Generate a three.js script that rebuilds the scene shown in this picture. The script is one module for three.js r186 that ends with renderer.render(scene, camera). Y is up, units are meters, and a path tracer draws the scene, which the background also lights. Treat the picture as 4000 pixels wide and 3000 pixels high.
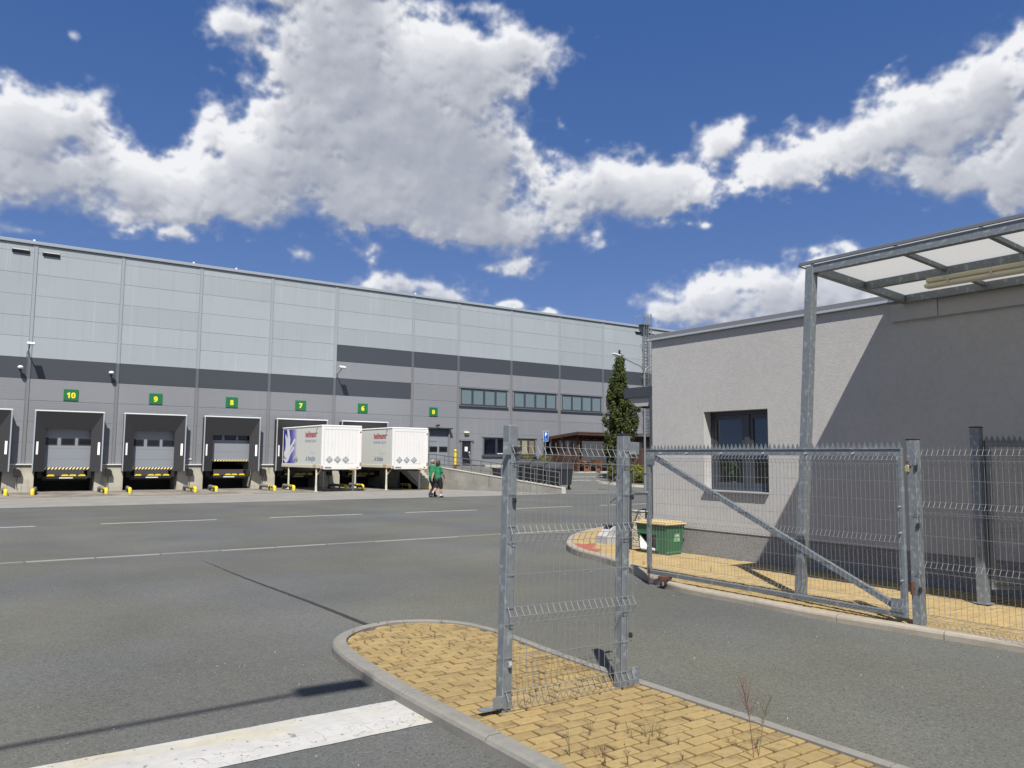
import * as THREE from 'three';
import { mergeGeometries, toCreasedNormals } from 'three/addons/utils/BufferGeometryUtils.js';
import { RoundedBoxGeometry } from 'three/addons/geometries/RoundedBoxGeometry.js';
import { createNoise3D } from 'simplex-noise';

// ---------------------------------------------------------------- camera, sky, sun, exposure
const scene = new THREE.Scene();
const EYE = 1.62;                                     // metres above the near road, which is y = 0
const camera = new THREE.PerspectiveCamera(51.674, 4 / 3, 0.05, 1500);
camera.position.set(0, EYE, 0);
camera.up.set(-0.0592932, 0.995736, 0.0706695);
camera.lookAt(0.570315, EYE + 0.0918931, -0.81627);

const renderer = new THREE.WebGLRenderer({ antialias: true });
renderer.toneMapping = THREE.LinearToneMapping;
renderer.toneMappingExposure = 1.5;
renderer.shadowMap.enabled = true;

const rng = (a) => () => { a |= 0; a = (a + 0x6d2b79f5) | 0; let t = Math.imul(a ^ (a >>> 15), 1 | a); t = (t + Math.imul(t ^ (t >>> 7), 61 | t)) ^ t; return ((t ^ (t >>> 14)) >>> 0) / 4294967296; };
const clamp = (x, a = 0, b = 1) => Math.min(b, Math.max(a, x));
const mix = (a, b, t) => a + (b - a) * t;
const sstep = (a, b, x) => { const t = clamp((x - a) / (b - a)); return t * t * (3 - 2 * t); };

const CLOUD = .667;
const SUN = new THREE.Vector3(-0.385, 1, 0.6).normalize();
function buildSky() {
  const W = 4096, H = 2048, HU = 1024, data = new Float32Array(W * H * 4), noise = createNoise3D(rng(11)), rand = rng(5);
  // cloud masses: azimuth from -z towards +x, elevation, half sizes (degrees), weight
  const blobs = [[2.5,20.1,3,2,1],[5.7,20.6,1.8,2,1],[3.4,17.3,4.8,2.3,1],[9.1,17.1,3.6,1.9,1],[11.8,17,1.9,1.6,1],[-0.7,17.5,2.7,2.9,1],[13.3,22.2,0.8,2,0.55],[15.4,19.8,3.2,2.2,0.8],[14.3,17.4,2.6,1.8,0.9],[16.8,16.5,1.7,1.2,0.8],[15,28.2,2.3,0.9,0.75],[22.2,27.4,6,4.2,1],[26,23.6,7.4,4.5,1],[20.7,22,5.2,3,1],[31.1,27.1,5.2,2.2,1],[35.2,28.2,3,1.4,0.95],[27.7,20.7,6.4,3.4,1],[32.5,21.5,3.3,3.4,0.9],[19.2,18.6,3.5,1.8,0.9],[24.4,18.3,4.3,2.2,1],[30.2,18,5.1,2.1,0.9],[34.3,16.2,4.4,1.5,0.8],[21.3,32.4,6.6,3.1,1],[29.6,30.4,1.4,0.5,0.35],[32.4,30.6,1.2,0.5,0.35],[38.1,18.1,4.1,2.2,0.8],[44.8,18.7,3.7,1.9,0.95],[41.5,19.3,2.7,1.9,0.7],[46.8,19.2,2.3,1.4,0.8],[49.8,21.7,1.8,1.3,0.75],[51.4,22.8,0.8,0.5,0.5],[50.7,18.8,1.3,0.7,0.45],[54.2,19.5,2.6,1.4,0.9],[59,20.4,4,2,1],[63.2,21.4,3.4,2.3,1],[66.9,22.1,3.3,2.7,1],[64.9,17.8,2.8,1.4,0.9],[67.9,17.2,2.7,2,1],[71.4,19.7,3.6,3.5,1],[26.9,12.2,3.7,1,0.8],[29.9,11.5,2,0.7,0.7],[19.7,13.9,1.1,0.6,0.5],[24.5,14.4,1,0.9,0.4],[34.3,13.7,2.4,0.8,0.5],[34.7,10.9,1.1,0.4,0.8],[37.6,10.4,0.9,0.3,0.7],[49.9,10.7,5.4,1.6,0.95],[53.7,11.4,4,1.7,0.95],[57,12.2,2.2,1.7,0.95],[46.4,10.5,2.6,0.8,0.6],[55.9,14.2,1.8,0.4,0.4],[47.8,16.4,0.5,0.3,0.5],[48.9,16.2,0.5,0.3,0.4],[56.9,17.9,0.4,0.3,0.35],[11.4,14.7,1,0.4,0.55],[4.6,25.4,0.4,0.4,0.4],[41.1,28.8,0.6,0.2,0.3],[2.9,13.6,1.5,0.3,0.3],[60.1,10.7,3.3,1.2,0.8]];
  for (let k = 0; k < 95; k++) {                      // the same kind of sky goes on all round
    const az = 80 + rand() * 272, el = 8 + 56 * Math.pow(rand(), 1.4), s = 2 + 5 * rand();
    if (az > 344) continue;
    for (let j = 0; j < 4; j++) blobs.push([az + (rand() - .5) * 3 * s, el + (rand() - .5) * s, s * (.6 + .7 * rand()) / Math.cos(Math.min(el, 70) * Math.PI / 180), s * (.3 + .35 * rand()), .7 + .3 * rand()]);
  }
  const D = new Float32Array(W * HU), base = new Float32Array(W * HU), deg = Math.PI / 180;
  for (const [az, el, rx, ry, w] of blobs) {          // soft union of the masses
    const k = 2.1, sx = rx;
    const r0 = Math.max(0, Math.floor((el - ry * k) / 90 * HU)), r1 = Math.min(HU - 1, Math.ceil((el + ry * k) / 90 * HU));
    const c0 = Math.floor((az - sx * k + 90) / 360 * W), c1 = Math.ceil((az + sx * k + 90) / 360 * W);
    for (let r = r0; r <= r1; r++) for (let c = c0; c <= c1; c++) {
      const a = c / W * 360 - 90, e = (r + .5) / HU * 90, q = ((a - az) / sx) ** 2 + ((e - el) / ry) ** 2;
      if (q > k * k) continue;
      const v = w * Math.exp(-q * 1.15), i = r * W + ((c % W) + W) % W;
      base[i] = 1 - (1 - base[i]) * (1 - v);
    }
  }
  const fbm = (x, y, z, n, g = .52) => { let s = 0, a = 1, t = 0; for (let o = 0; o < n; o++) { s += a * noise(x, y, z); t += a; x = x * 2.03 + 3.1; y = y * 2.03 + 1.7; z = z * 2.03 + 5.3; a *= g; } return s / t; };
  const bill = (x, y, z, n) => { let s = 0, a = 1, t = 0; for (let o = 0; o < n; o++) { s += a * (1 - 2 * Math.abs(noise(x, y, z))); t += a; x = x * 2.1 + 3.1; y = y * 2.1 + 1.7; z = z * 2.1 + 5.3; a *= .56; } return s / t; };
  const fold = new Float32Array(W * HU);
  for (let r = 0; r < HU; r++) {
    const el = (r + .5) / HU * Math.PI / 2, ce = Math.cos(el), y = Math.sin(el);
    for (let c = 0; c < W; c++) {
      const i = r * W + c; D[i] = -1; if (base[i] < .05) continue;
      const a = (c + .5) / W * 2 * Math.PI - Math.PI, x = Math.cos(a) * ce, z = Math.sin(a) * ce;
      const big = fbm(x * 11, y * 14, z * 11, 3), puff = bill(x * 15 + 4, y * 19, z * 15, 6), wisp = fbm(x * 34 + 8, y * 44, z * 34, 5, .62);
      fold[i] = fbm(x * 6.5 + 2, y * 8, z * 6.5, 3) * .62 + big * .38;
      D[i] = base[i] - .455 + .34 * big + .22 * puff + .27 * wisp;
    }
  }
  const at = (r, c) => Math.max(0, D[clamp(Math.round(r), 0, HU - 1) * W + ((Math.round(c) % W) + W) % W]);
  const S = CLOUD;                                   // display level of the sky against the sun
  for (let r = 0; r < H; r++) {
    const up = r - HU;
    for (let c = 0; c < W; c++) {
      const o = (r * W + c) * 4;
      let R, G, B;
      if (up < 0) { R = .2; G = .2; B = .19; } else {
        const el = (up + .5) / HU * 90, a = (c + .5) / W * 2 * Math.PI - Math.PI, ce = Math.cos(el * deg);
        const cosS = clamp(Math.cos(a) * ce * SUN.x + Math.sin(el * deg) * SUN.y + Math.sin(a) * ce * SUN.z, -1, 1);
        const h = Math.exp(-el / 5), m = Math.exp(-el / 14), glow = .25 * Math.pow(clamp(cosS), 24) + .06 * Math.pow(clamp(cosS), 4);
        R = .030 + .20 * m + .15 * h + glow; G = .098 + .28 * m + .15 * h + glow; B = .305 + .45 * m + .12 * h + glow * .95;
        const i = up * W + c, d = D[i];
        if (d > -.28) {
          const crisp = .14 + .20 * sstep(-.25, .3, -fold[i]), alpha = clamp(sstep(-.28, .08, d) * .34 + sstep(-.06, -.06 + crisp * 1.4, d) * .68);
          let soft = 0, shade = 0; for (let k = 1; k <= 9; k++) { const j = clamp(Math.round(up + k * k * 1.25), 0, HU - 1) * W + (c - k + W) % W; soft += Math.max(0, base[j] - .30) * (.5 + k * .10); if (k < 6) shade += Math.max(0, D[j]); }
          const deep = sstep(.15, .60, d), small = clamp((d - at(up + 4, c - 2)) * 1.5, -.25, .25) * (1 - .9 * deep), mid = clamp((d - at(up + 15, c - 5)) * .6, -.25, .25) * (1 - .65 * deep);
          const v = (-.02 + .62 * Math.exp(-soft * .50) + .26 * Math.exp(-shade * .7) + .18 * (1 - deep) + small * 1.2 + mid * 1.2 + .42 * fold[i]), t = Math.min(1, .5 * (v + Math.sqrt(v * v + .05))), near = Math.exp(-el / 9.5) * .25;
          const cr = mix(.35, .90, t), cg = mix(.38, .91, t), cb = mix(.455, .935, t);
          R = mix(R, mix(cr, R + .25, near), alpha); G = mix(G, mix(cg, G + .22, near), alpha); B = mix(B, mix(cb, B + .16, near), alpha);
        }
      }
      data[o] = R * S; data[o + 1] = G * S; data[o + 2] = B * S; data[o + 3] = 1;
    }
  }
  const t = new THREE.DataTexture(data, W, H, THREE.RGBAFormat, THREE.FloatType);
  t.mapping = THREE.EquirectangularReflectionMapping; t.magFilter = THREE.LinearFilter; t.minFilter = THREE.LinearFilter; t.needsUpdate = true;
  return t;
}
const skyTexture = buildSky();
scene.background = skyTexture; scene.environment = skyTexture;
const sun = new THREE.DirectionalLight(new THREE.Color(1.0, 0.95, 0.88), 5.0);
sun.position.copy(SUN).multiplyScalar(120).add(new THREE.Vector3(20, 0, -25)); sun.target.position.set(20, 0, -25);
sun.castShadow = true; sun.shadow.mapSize.set(4096, 4096); sun.shadow.radius = 1.2;
Object.assign(sun.shadow.camera, { left: -70, right: 70, top: 70, bottom: -70, near: 1, far: 300 });
scene.add(sun, sun.target);

// ---------------------------------------------------------------- helpers
const V = (x, y, z) => new THREE.Vector3(x, y, z);
const taken = new Map();
const numbered = (n) => { const k = taken.get(n) || 0; taken.set(n, k + 1); return k ? n + '_' + String(k).padStart(3, '0') : n; };
function describe(o, label, category, group) { o.userData.label = label; o.userData.category = category; if (group) o.userData.group = group; return o; }
function thing(name, label, category, pos = [0, 0, 0], turn = 0, group) {
  const o = new THREE.Group(); o.name = numbered(name); o.position.set(...pos); o.rotation.y = turn; scene.add(o);
  return describe(o, label, category, group);
}
function part(parent, name, geo, material, label) {
  const m = new THREE.Mesh(geo, material); m.name = name; m.castShadow = m.receiveShadow = true; parent.add(m);
  if (label) m.userData.label = label;
  return m;
}
function structure(name, geo, material, label) {
  const m = part(scene, numbered(name), geo, material); m.userData.kind = 'structure'; if (label) m.userData.label = label; return m;
}
function single(name, geo, material, label, category, group) { return describe(part(scene, numbered(name), geo, material), label, category, group); }
function dup(o, pos, turn, label, group) {
  const r = o.clone(); r.userData = { ...o.userData }; r.name = numbered(o.name.replace(/_\d{3}$/, '')); r.position.set(...pos); if (turn !== undefined) r.rotation.y = turn;
  if (label) r.userData.label = label; if (group) r.userData.group = group; scene.add(r); return r;
}
// geometry: everything non-indexed with position, normal and uv in metres
function flat(g) { if (g.index) g = g.toNonIndexed(); for (const k of Object.keys(g.attributes)) if (!['position', 'normal', 'uv'].includes(k)) g.deleteAttribute(k); g.morphAttributes = {}; return g; }
function uvm(g, ox = 0, oy = 0) {
  g = flat(g); if (!g.attributes.normal) g.computeVertexNormals();
  const p = g.attributes.position, uv = new Float32Array(p.count * 2), a = V(), b = V(), c = V();
  for (let i = 0; i < p.count; i += 3) {
    a.fromBufferAttribute(p, i); b.fromBufferAttribute(p, i + 1); c.fromBufferAttribute(p, i + 2);
    const n = b.clone().sub(a).cross(c.clone().sub(a)), x = Math.abs(n.x), y = Math.abs(n.y), z = Math.abs(n.z);
    [a, b, c].forEach((q, k) => { const [u, v] = y >= x && y >= z ? [q.x, q.z] : x >= z ? [q.z, q.y] : [q.x, q.y]; uv[(i + k) * 2] = u + ox; uv[(i + k) * 2 + 1] = v + oy; });
  }
  g.setAttribute('uv', new THREE.BufferAttribute(uv, 2)); return g;
}
const join = (list) => { const g = mergeGeometries(list.map((q) => { q = flat(q); if (!q.attributes.uv) q = uvm(q); return q; })); return g; };
const box = (w, h, d, x = 0, y = 0, z = 0) => uvm(new THREE.BoxGeometry(w, h, d).translate(x, y, z));
const span = (x0, x1, y0, y1, z0, z1) => box(x1 - x0, y1 - y0, z1 - z0, (x0 + x1) / 2, (y0 + y1) / 2, (z0 + z1) / 2);
const rbox = (w, h, d, x = 0, y = 0, z = 0, r = .01, s = 2) => uvm(new RoundedBoxGeometry(w, h, d, s, Math.min(r, w / 2.01, h / 2.01, d / 2.01)).translate(x, y, z));
const rspan = (x0, x1, y0, y1, z0, z1, r = .01) => rbox(x1 - x0, y1 - y0, z1 - z0, (x0 + x1) / 2, (y0 + y1) / 2, (z0 + z1) / 2, r);
const UPV = V(0, 1, 0);
function rod(a, b, r, seg = 8, r2 = r) {
  a = Array.isArray(a) ? V(...a) : a; b = Array.isArray(b) ? V(...b) : b;
  const d = b.clone().sub(a), l = d.length(), g = new THREE.CylinderGeometry(r2, r, l, seg, 1);
  g.applyQuaternion(new THREE.Quaternion().setFromUnitVectors(UPV, d.divideScalar(l))).translate((a.x + b.x) / 2, (a.y + b.y) / 2, (a.z + b.z) / 2);
  return uvm(g);
}
function bar(a, b, w, h, r = .004) {              // rectangular bar from a to b, h measured upwards
  a = V(...a); b = V(...b); const d = b.clone().sub(a), l = d.length(); d.divideScalar(l);
  const side = Math.abs(d.y) > .99 ? V(1, 0, 0) : d.clone().cross(UPV).normalize(), up = side.clone().cross(d).normalize();
  const g = r ? new RoundedBoxGeometry(w, h, l, 1, r) : new THREE.BoxGeometry(w, h, l);
  return uvm(flat(g).applyMatrix4(new THREE.Matrix4().makeBasis(side, up, d.clone().negate()))).translate((a.x + b.x) / 2, (a.y + b.y) / 2, (a.z + b.z) / 2);
}
const poly = (pts, r, seg = 6) => join(pts.slice(1).map((p, i) => rod(pts[i], p, r, seg)));
function tube(pts, r, seg = 8, n = 24) { return uvm(new THREE.TubeGeometry(new THREE.CatmullRomCurve3(pts.map((p) => V(...p))), n, r, seg)); }
function tri(positions) { const g = new THREE.BufferGeometry(); g.setAttribute('position', new THREE.BufferAttribute(new Float32Array(positions), 3)); g.computeVertexNormals(); return uvm(g); }
function quads(list) { const p = []; for (const [a, b, c, d] of list) p.push(...a, ...b, ...c, ...a, ...c, ...d); return tri(p); }
function prism(pts, depth, bevel = 0) {           // outline in x-y, extruded towards +z
  const s = new THREE.Shape(pts.map((p) => new THREE.Vector2(...p)));
  return uvm(new THREE.ExtrudeGeometry(s, { depth, bevelEnabled: bevel > 0, bevelSize: bevel, bevelThickness: bevel, bevelSegments: 1, curveSegments: 8 }));
}
// ---------------------------------------------------------------- textures
function hash2(x, y, s) { let h = Math.imul(x, 374761393) ^ Math.imul(y, 668265263) ^ Math.imul(s, 974634777); h = Math.imul(h ^ (h >>> 13), 1274126177); return ((h ^ (h >>> 16)) >>> 0) / 4294967296; }
function tn(u, v, px, py, s) {                    // tileable value noise, u and v in 0..1
  const x = u * px, y = v * py, x0 = Math.floor(x), y0 = Math.floor(y), fx = x - x0, fy = y - y0, a = fx * fx * (3 - 2 * fx), b = fy * fy * (3 - 2 * fy);
  const h = (i, j) => hash2(((x0 + i) % px + px) % px, ((y0 + j) % py + py) % py, s);
  return mix(mix(h(0, 0), h(1, 0), a), mix(h(0, 1), h(1, 1), a), b);
}
const tfbm = (u, v, p, n, s, q = p) => { let r = 0, a = 1, t = 0; for (let o = 0; o < n; o++) { r += a * tn(u, v, p << o, q << o, s + o); t += a; a *= .55; } return r / t; };
const srgb = (x) => Math.round(255 * clamp(x <= .0031308 ? 12.92 * x : 1.055 * Math.pow(x, 1 / 2.4) - .055));
function tex(w, h, fn, metres, color = true) {    // fn(u, v) -> linear colour or height
  const d = new Uint8Array(w * h * 4);
  for (let y = 0; y < h; y++) for (let x = 0; x < w; x++) {
    const c = fn((x + .5) / w, (y + .5) / h, x, y), o = (y * w + x) * 4;
    if (color) { d[o] = srgb(c[0]); d[o + 1] = srgb(c[1]); d[o + 2] = srgb(c[2]); } else d[o] = d[o + 1] = d[o + 2] = Math.round(255 * clamp(c));
    d[o + 3] = 255;
  }
  const t = new THREE.DataTexture(d, w, h); t.wrapS = t.wrapT = THREE.RepeatWrapping; t.magFilter = THREE.LinearFilter; if (color) t.colorSpace = THREE.SRGBColorSpace;
  const [mx, my] = Array.isArray(metres) ? metres : [metres, metres]; t.repeat.set(1 / mx, 1 / my); t.needsUpdate = true; return t;
}
const paint = (r, g, b) => new THREE.Color().setRGB(r, g, b);
const std = (o) => new THREE.MeshStandardMaterial(o);
const grey = (g, k) => [g[0] * k, g[1] * k, g[2] * k];

const tAsphalt = tex(2048, 2048, (u, v, x, y) => {
  const n = hash2(x >> 1, y >> 1, 3), f = hash2(x, y, 4), m = tn(u, v, 640, 640, 5), c = tfbm(u, v, 6, 5, 8);
  let k = .100 * (.76 + .26 * n + .18 * (f - .5) + .30 * (m - .5) + .34 * (c - .5));
  const warm = .5 + .5 * tn(u, v, 300, 300, 12);
  if (n > .994 && m > .5) k += .03 + .07 * f; else if (n < .05) k *= .6;
  k *= .90; return [k * (.96 + .05 * warm), k * (1.02 + .02 * warm), k * (1.02 - .06 * warm)];
}, 9);
const tAsphaltBump = tex(1024, 1024, (u, v, x, y) => .55 * tn(u, v, 512, 512, 21) + .45 * hash2(x, y, 22), 4, false);
const tGalv = tex(512, 512, (u, v) => {
  const a = tfbm(u, v, 9, 4, 31), b = tn(u, v, 26, 26, 35), s = sstep(.60, .72, a * .6 + b * .4), k = .215 + .05 * (b - .5) + .05 * (a - .5) + .07 * s;
  return [k * .90, k * 1.0, k * 1.06];
}, .55);
const tGalvFine = tex(256, 256, (u, v) => { const k = .21 + .10 * (tfbm(u, v, 16, 3, 37) - .5); return [k * .95, k, k * 1.02]; }, .3);
const tConcrete = tex(1024, 1024, (u, v, x, y) => {
  const a = tfbm(u, v, 5, 5, 41), b = tfbm(u, v, 40, 3, 46), k = .205 * (.70 + .45 * a + .22 * (b - .5) + .08 * (hash2(x, y, 47) - .5));
  return [k * 1.03, k, k * .92];
}, 4);
const tConcWall = tex(1024, 512, (u, v, x, y) => {  // streaked board-cast concrete, streaks run down
  const st = tn(u, v, 90, 3, 51) * .6 + tn(u, v, 210, 5, 52) * .4, a = tfbm(u, v, 6, 5, 53), dark = sstep(.56, .86, st) * sstep(.25, .7, tfbm(u, v, 8, 3, 58));
  const k = .33 * (.78 + .4 * (a - .4)) * (1 - .48 * dark) + .02 * (hash2(x, y, 57) - .5);
  return [k * 1.03, k, k * .88];
}, [8, 2.5]);
const tKerb = tex(512, 512, (u, v, x, y) => {
  const a = tfbm(u, v, 4, 5, 61), b = tfbm(u, v, 30, 3, 66), k = .185 * (.78 + .36 * a + .25 * (b - .5)) + .03 * (hash2(x, y, 67) - .5);
  return [k * 1.04, k * 1.0, k * .9];
}, 1.5);
const tPaver = tex(1024, 1024, (u, v, x, y) => {
  const a = tfbm(u, v, 7, 5, 71), b = tfbm(u, v, 48, 3, 76), g = hash2(x, y, 79), dirt = sstep(.46, .68, a * .62 + b * .38) * .9;
  const k = .80 + .30 * (b - .5) + .16 * (g - .5);
  return [mix(.325 * k, .115, dirt * .85), mix(.238 * k, .085, dirt * .85), mix(.104 * k, .040, dirt * .85)];
}, 1.6);
const tPaverClean = tex(512, 512, (u, v, x, y) => {
  const a = tfbm(u, v, 6, 4, 81), b = tfbm(u, v, 48, 3, 86), k = .88 + .22 * (b - .5) + .12 * (hash2(x, y, 89) - .5) - .16 * sstep(.55, .8, a);
  return [.36 * k, .268 * k, .125 * k];
}, 1.2);
const tGrit = tex(512, 512, (u, v, x, y) => .5 * tfbm(u, v, 40, 3, 91) + .5 * hash2(x, y, 93), .6, false);
const tStucco = tex(1024, 1024, (u, v) => { const a = tfbm(u, v, 90, 3, 101, 120), b = tn(u, v, 210, 260, 105); return sstep(.25, .8, a * .65 + b * .35); }, 1.1, false);
const tStuccoTone = tex(512, 512, (u, v) => { const k = .405 * (.96 + .10 * (tfbm(u, v, 3, 5, 111) - .5) + .12 * (tfbm(u, v, 60, 2, 116) - .5)); return [k * .985, k * .975, k * .95]; }, 3);
const tMarble = tex(512, 512, (u, v, x, y) => { const a = tn(u, v, 150, 150, 121), b = tn(u, v, 260, 260, 122), k = .21 + .18 * (a - .5) + .18 * (b - .5) + .1 * (hash2(x, y, 123) - .5); return [k, k * .98, k * .95]; }, 1);
const tRib = tex(16, 256, (u, v) => { const p = (v * 12) % 1; return p < .14 ? .15 : p < .55 ? .85 : .7; }, [1, 1.2], false);
const tStreakLight = tex(1024, 512, (u, v) => {   // light cladding with chalky run marks
  const s = tn(u, v, 260, 3, 131) * .55 + tn(u, v, 90, 4, 132) * .45, a = tfbm(u, v, 5, 4, 133), run = sstep(.68, .86, s) * sstep(.35, .75, tfbm(u, v, 12, 2, 137, 4));
  const k = .98 + .07 * (a - .5) + .09 * run - .04 * sstep(.62, .8, 1 - s); return [.300 * k, .335 * k, .355 * k];
}, [23, 13]);
const tStreakGrey = tex(1024, 512, (u, v) => {
  const s = tn(u, v, 200, 3, 141) * .6 + tn(u, v, 60, 4, 142) * .4, a = tfbm(u, v, 5, 4, 143), p = (v * 12) % 1;
  const k = 1 + .10 * (a - .5) + .07 * sstep(.7, .86, s); return [.195 * k, .205 * k, .222 * k];
}, [19, 12]);
const tWood = tex(256, 512, (u, v, x, y) => { const g = tn(u, v, 40, 3, 151) * .6 + tn(u, v, 100, 6, 152) * .4, k = .75 + .5 * (g - .5); return [.085 * k, .034 * k, .019 * k]; }, [.3, 1.4]);
const tBlocks = tex(1024, 1024, (u, v, x, y) => { // block paving too far away to tell the stones apart, with tyre dirt
  const row = Math.floor(v * 64), px = u * 32 + (row & 1) * .5, id = hash2(Math.floor(px) & 31, row, 161), gx = Math.abs((px % 1) - .5) > .475, gy = Math.abs(((v * 64) % 1) - .5) > .45;
  const a = tfbm(u, v, 4, 5, 162), d = sstep(.46, .66, a) * (.45 + .55 * hash2(Math.floor(px) & 31, row, 168)), k = (.21 + .06 * (id - .5)) * (gx || gy ? .55 : 1);
  return [mix(k * 1.06, .055, d * .7), mix(k * .98, .042, d * .7), mix(k * .82, .032, d * .7)];
}, 6.4);

// ---------------------------------------------------------------- materials
const M = {
  asphalt: std({ map: tAsphalt, bumpMap: tAsphaltBump, bumpScale: .0018, roughness: .92, vertexColors: true }),
  asphaltUp: std({ map: tAsphalt, bumpMap: tAsphaltBump, bumpScale: .0018, roughness: .92, color: paint(1.25, 1.25, 1.2) }),
  galv: std({ map: tGalv, metalness: .35, roughness: .48 }), galvDull: std({ map: tGalvFine, metalness: .3, roughness: .55 }),
  wire: std({ color: paint(.235, .25, .26), metalness: .35, roughness: .5 }),
  darkSteel: std({ color: paint(.035, .037, .042), roughness: .5, metalness: .2 }), railSteel: std({ map: tGalvFine, metalness: .3, roughness: .55, color: paint(.65, .68, .7) }), rust: std({ color: paint(.085, .035, .022), roughness: .8 }),
  black: std({ color: paint(.018, .018, .020), roughness: .75 }), rubber: std({ color: paint(.014, .014, .015), roughness: .85 }),
  concrete: std({ map: tConcrete, roughness: .9, bumpMap: tGrit, bumpScale: .0007 }), concWall: std({ map: tConcWall, roughness: .9 }), pier: std({ map: tConcWall, roughness: .9, color: paint(1.35, 1.32, 1.25) }),
  kerb: std({ map: tKerb, roughness: .9, bumpMap: tGrit, bumpScale: .0008 }),
  kerbPale: std({ map: tKerb, roughness: .9, bumpMap: tGrit, bumpScale: .0008, color: paint(1.5, 1.4, 1.26) }), capConc: std({ color: paint(.40, .385, .33), roughness: .9 }),
  blocks: std({ map: tBlocks, roughness: .9 }),
  joint: std({ color: paint(.022, .017, .011), roughness: 1, bumpMap: tGrit, bumpScale: .002 }),
  stucco: std({ map: tStuccoTone, bumpMap: tStucco, bumpScale: .0014, roughness: .95 }), plinth: std({ map: tMarble, bumpMap: tGrit, bumpScale: .0008, roughness: .85 }),
  smoothGrey: std({ color: paint(.34, .34, .335), roughness: .75 }),
  alu: std({ color: paint(.48, .51, .54), roughness: .38, metalness: .5 }), white: std({ color: paint(.68, .69, .68), roughness: .5 }),
  light: std({ map: tStreakLight, bumpMap: tRib, bumpScale: .002, roughness: .42 }), band: std({ color: paint(.046, .053, .064), bumpMap: tRib, bumpScale: .0015, roughness: .5 }),
  greyClad: std({ map: tStreakGrey, bumpMap: tRib, bumpScale: .005, roughness: .5 }),
  trimLight: std({ color: paint(.27, .305, .335), roughness: .45 }), trimGrey: std({ color: paint(.165, .172, .185), roughness: .5 }), trimDark: std({ color: paint(.095, .108, .12), roughness: .5 }),
  anthracite: std({ color: paint(.040, .045, .055), roughness: .45 }),
  fabric: std({ color: paint(.022, .023, .026), roughness: .8, bumpMap: tGrit, bumpScale: .0008 }),
  door: std({ color: paint(.205, .225, .25), roughness: .5 }),
  yellow: std({ color: paint(.66, .50, .025), roughness: .55 }), paintWhite: std({ color: paint(.50, .50, .47), roughness: .8 }),
  glass: new THREE.MeshPhysicalMaterial({ color: paint(.86, .89, .89), transmission: 1, roughness: .02, ior: 1.52, thickness: 0 }),
  blind: std({ color: paint(.26, .30, .31), roughness: .8 }), dark: std({ color: paint(.02, .02, .022), roughness: .8 }),
  wood: std({ map: tWood, roughness: .75 }), woodLight: std({ color: paint(.17, .062, .024), roughness: .65 }),
  greenPlastic: std({ color: paint(.034, .118, .058), roughness: .5 }), yellowPlastic: std({ color: paint(.46, .36, .185), roughness: .55 }),
  blackPlastic: std({ color: paint(.022, .023, .025), roughness: .45 }),
};
const Y = (r) => r + EYE;                           // heights measured from the eye
const G = (z) => z > -6 ? 0 : z > -33 ? -.30 * (-z - 6) / 27 : z > -46 ? -.30 - .25 * (-z - 33) / 13 : -.55 - .03 * Math.min(1, (-z - 46) / 7);
const UPG = (z) => Y(-1.92 + Math.max(0, -z - 34) * .0644);
function sheet(x0, x1, z0, z1, fy, nx = 1, nz = 1) {
  const p = []; const P = (i, j) => { const x = mix(x0, x1, i / nx), z = mix(z0, z1, j / nz); return [x, fy(z, x), z]; };
  const list = []; for (let j = 0; j < nz; j++) for (let i = 0; i < nx; i++) list.push([P(i, j), P(i + 1, j), P(i + 1, j + 1), P(i, j + 1)]);
  return quads(z1 < z0 ? list : list.map((q) => q.reverse()));
}
// ================================================================ ground
{
  const xs = [-420, -120, -50, -24], zs = [60, 25, 10]; for (let x = -20; x <= 64; x += 1) xs.push(x); xs.push(80, 130, 420);
  for (let z = 6; z >= -62; z -= 1) zs.push(z); zs.push(-80, -130, -420);
  const n3 = createNoise3D(rng(77)), P = [], C = [], put = (x, z) => {
    P.push(x, G(z), z);
    const k = 1 + .11 * n3(x * .16, 0, z * .16) + .09 * n3(x * .5, 3, z * .5), w = .08 * n3(x * .22 + 9, 7, z * .22) + .05 * n3(x * .6, 5, z * .6) + .03;
    C.push(k * (1 + w * .8), k * (1 + w * .4), k * (1 - w));
  };
  for (let j = 0; j + 1 < zs.length; j++) for (let i = 0; i + 1 < xs.length; i++) {
    put(xs[i], zs[j]); put(xs[i + 1], zs[j]); put(xs[i + 1], zs[j + 1]); put(xs[i], zs[j]); put(xs[i + 1], zs[j + 1]); put(xs[i], zs[j + 1]);
  }
  const g = tri(P); g.setAttribute('color', new THREE.BufferAttribute(new Float32Array(C), 3));
  structure('road', g, M.asphalt);
}
structure('concrete_apron', sheet(-40, 60, -33.05, -43.6, (z) => G(z) + .004, 4, 12), M.concrete);
structure('dock_paving', sheet(-40, 26.75, -43.6, -55, (z) => G(z) + .008, 4, 10), M.blocks);
structure('apron_edge_strip', sheet(-40, 26.75, -43.3, -43.75, (z) => G(z) + .012, 4, 1), M.capConc);
structure('upper_road', sheet(27.04, 100, -33.7, -53, (z) => Math.max(UPG(z), G(z) + .006), 6, 16), M.asphaltUp);

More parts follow.
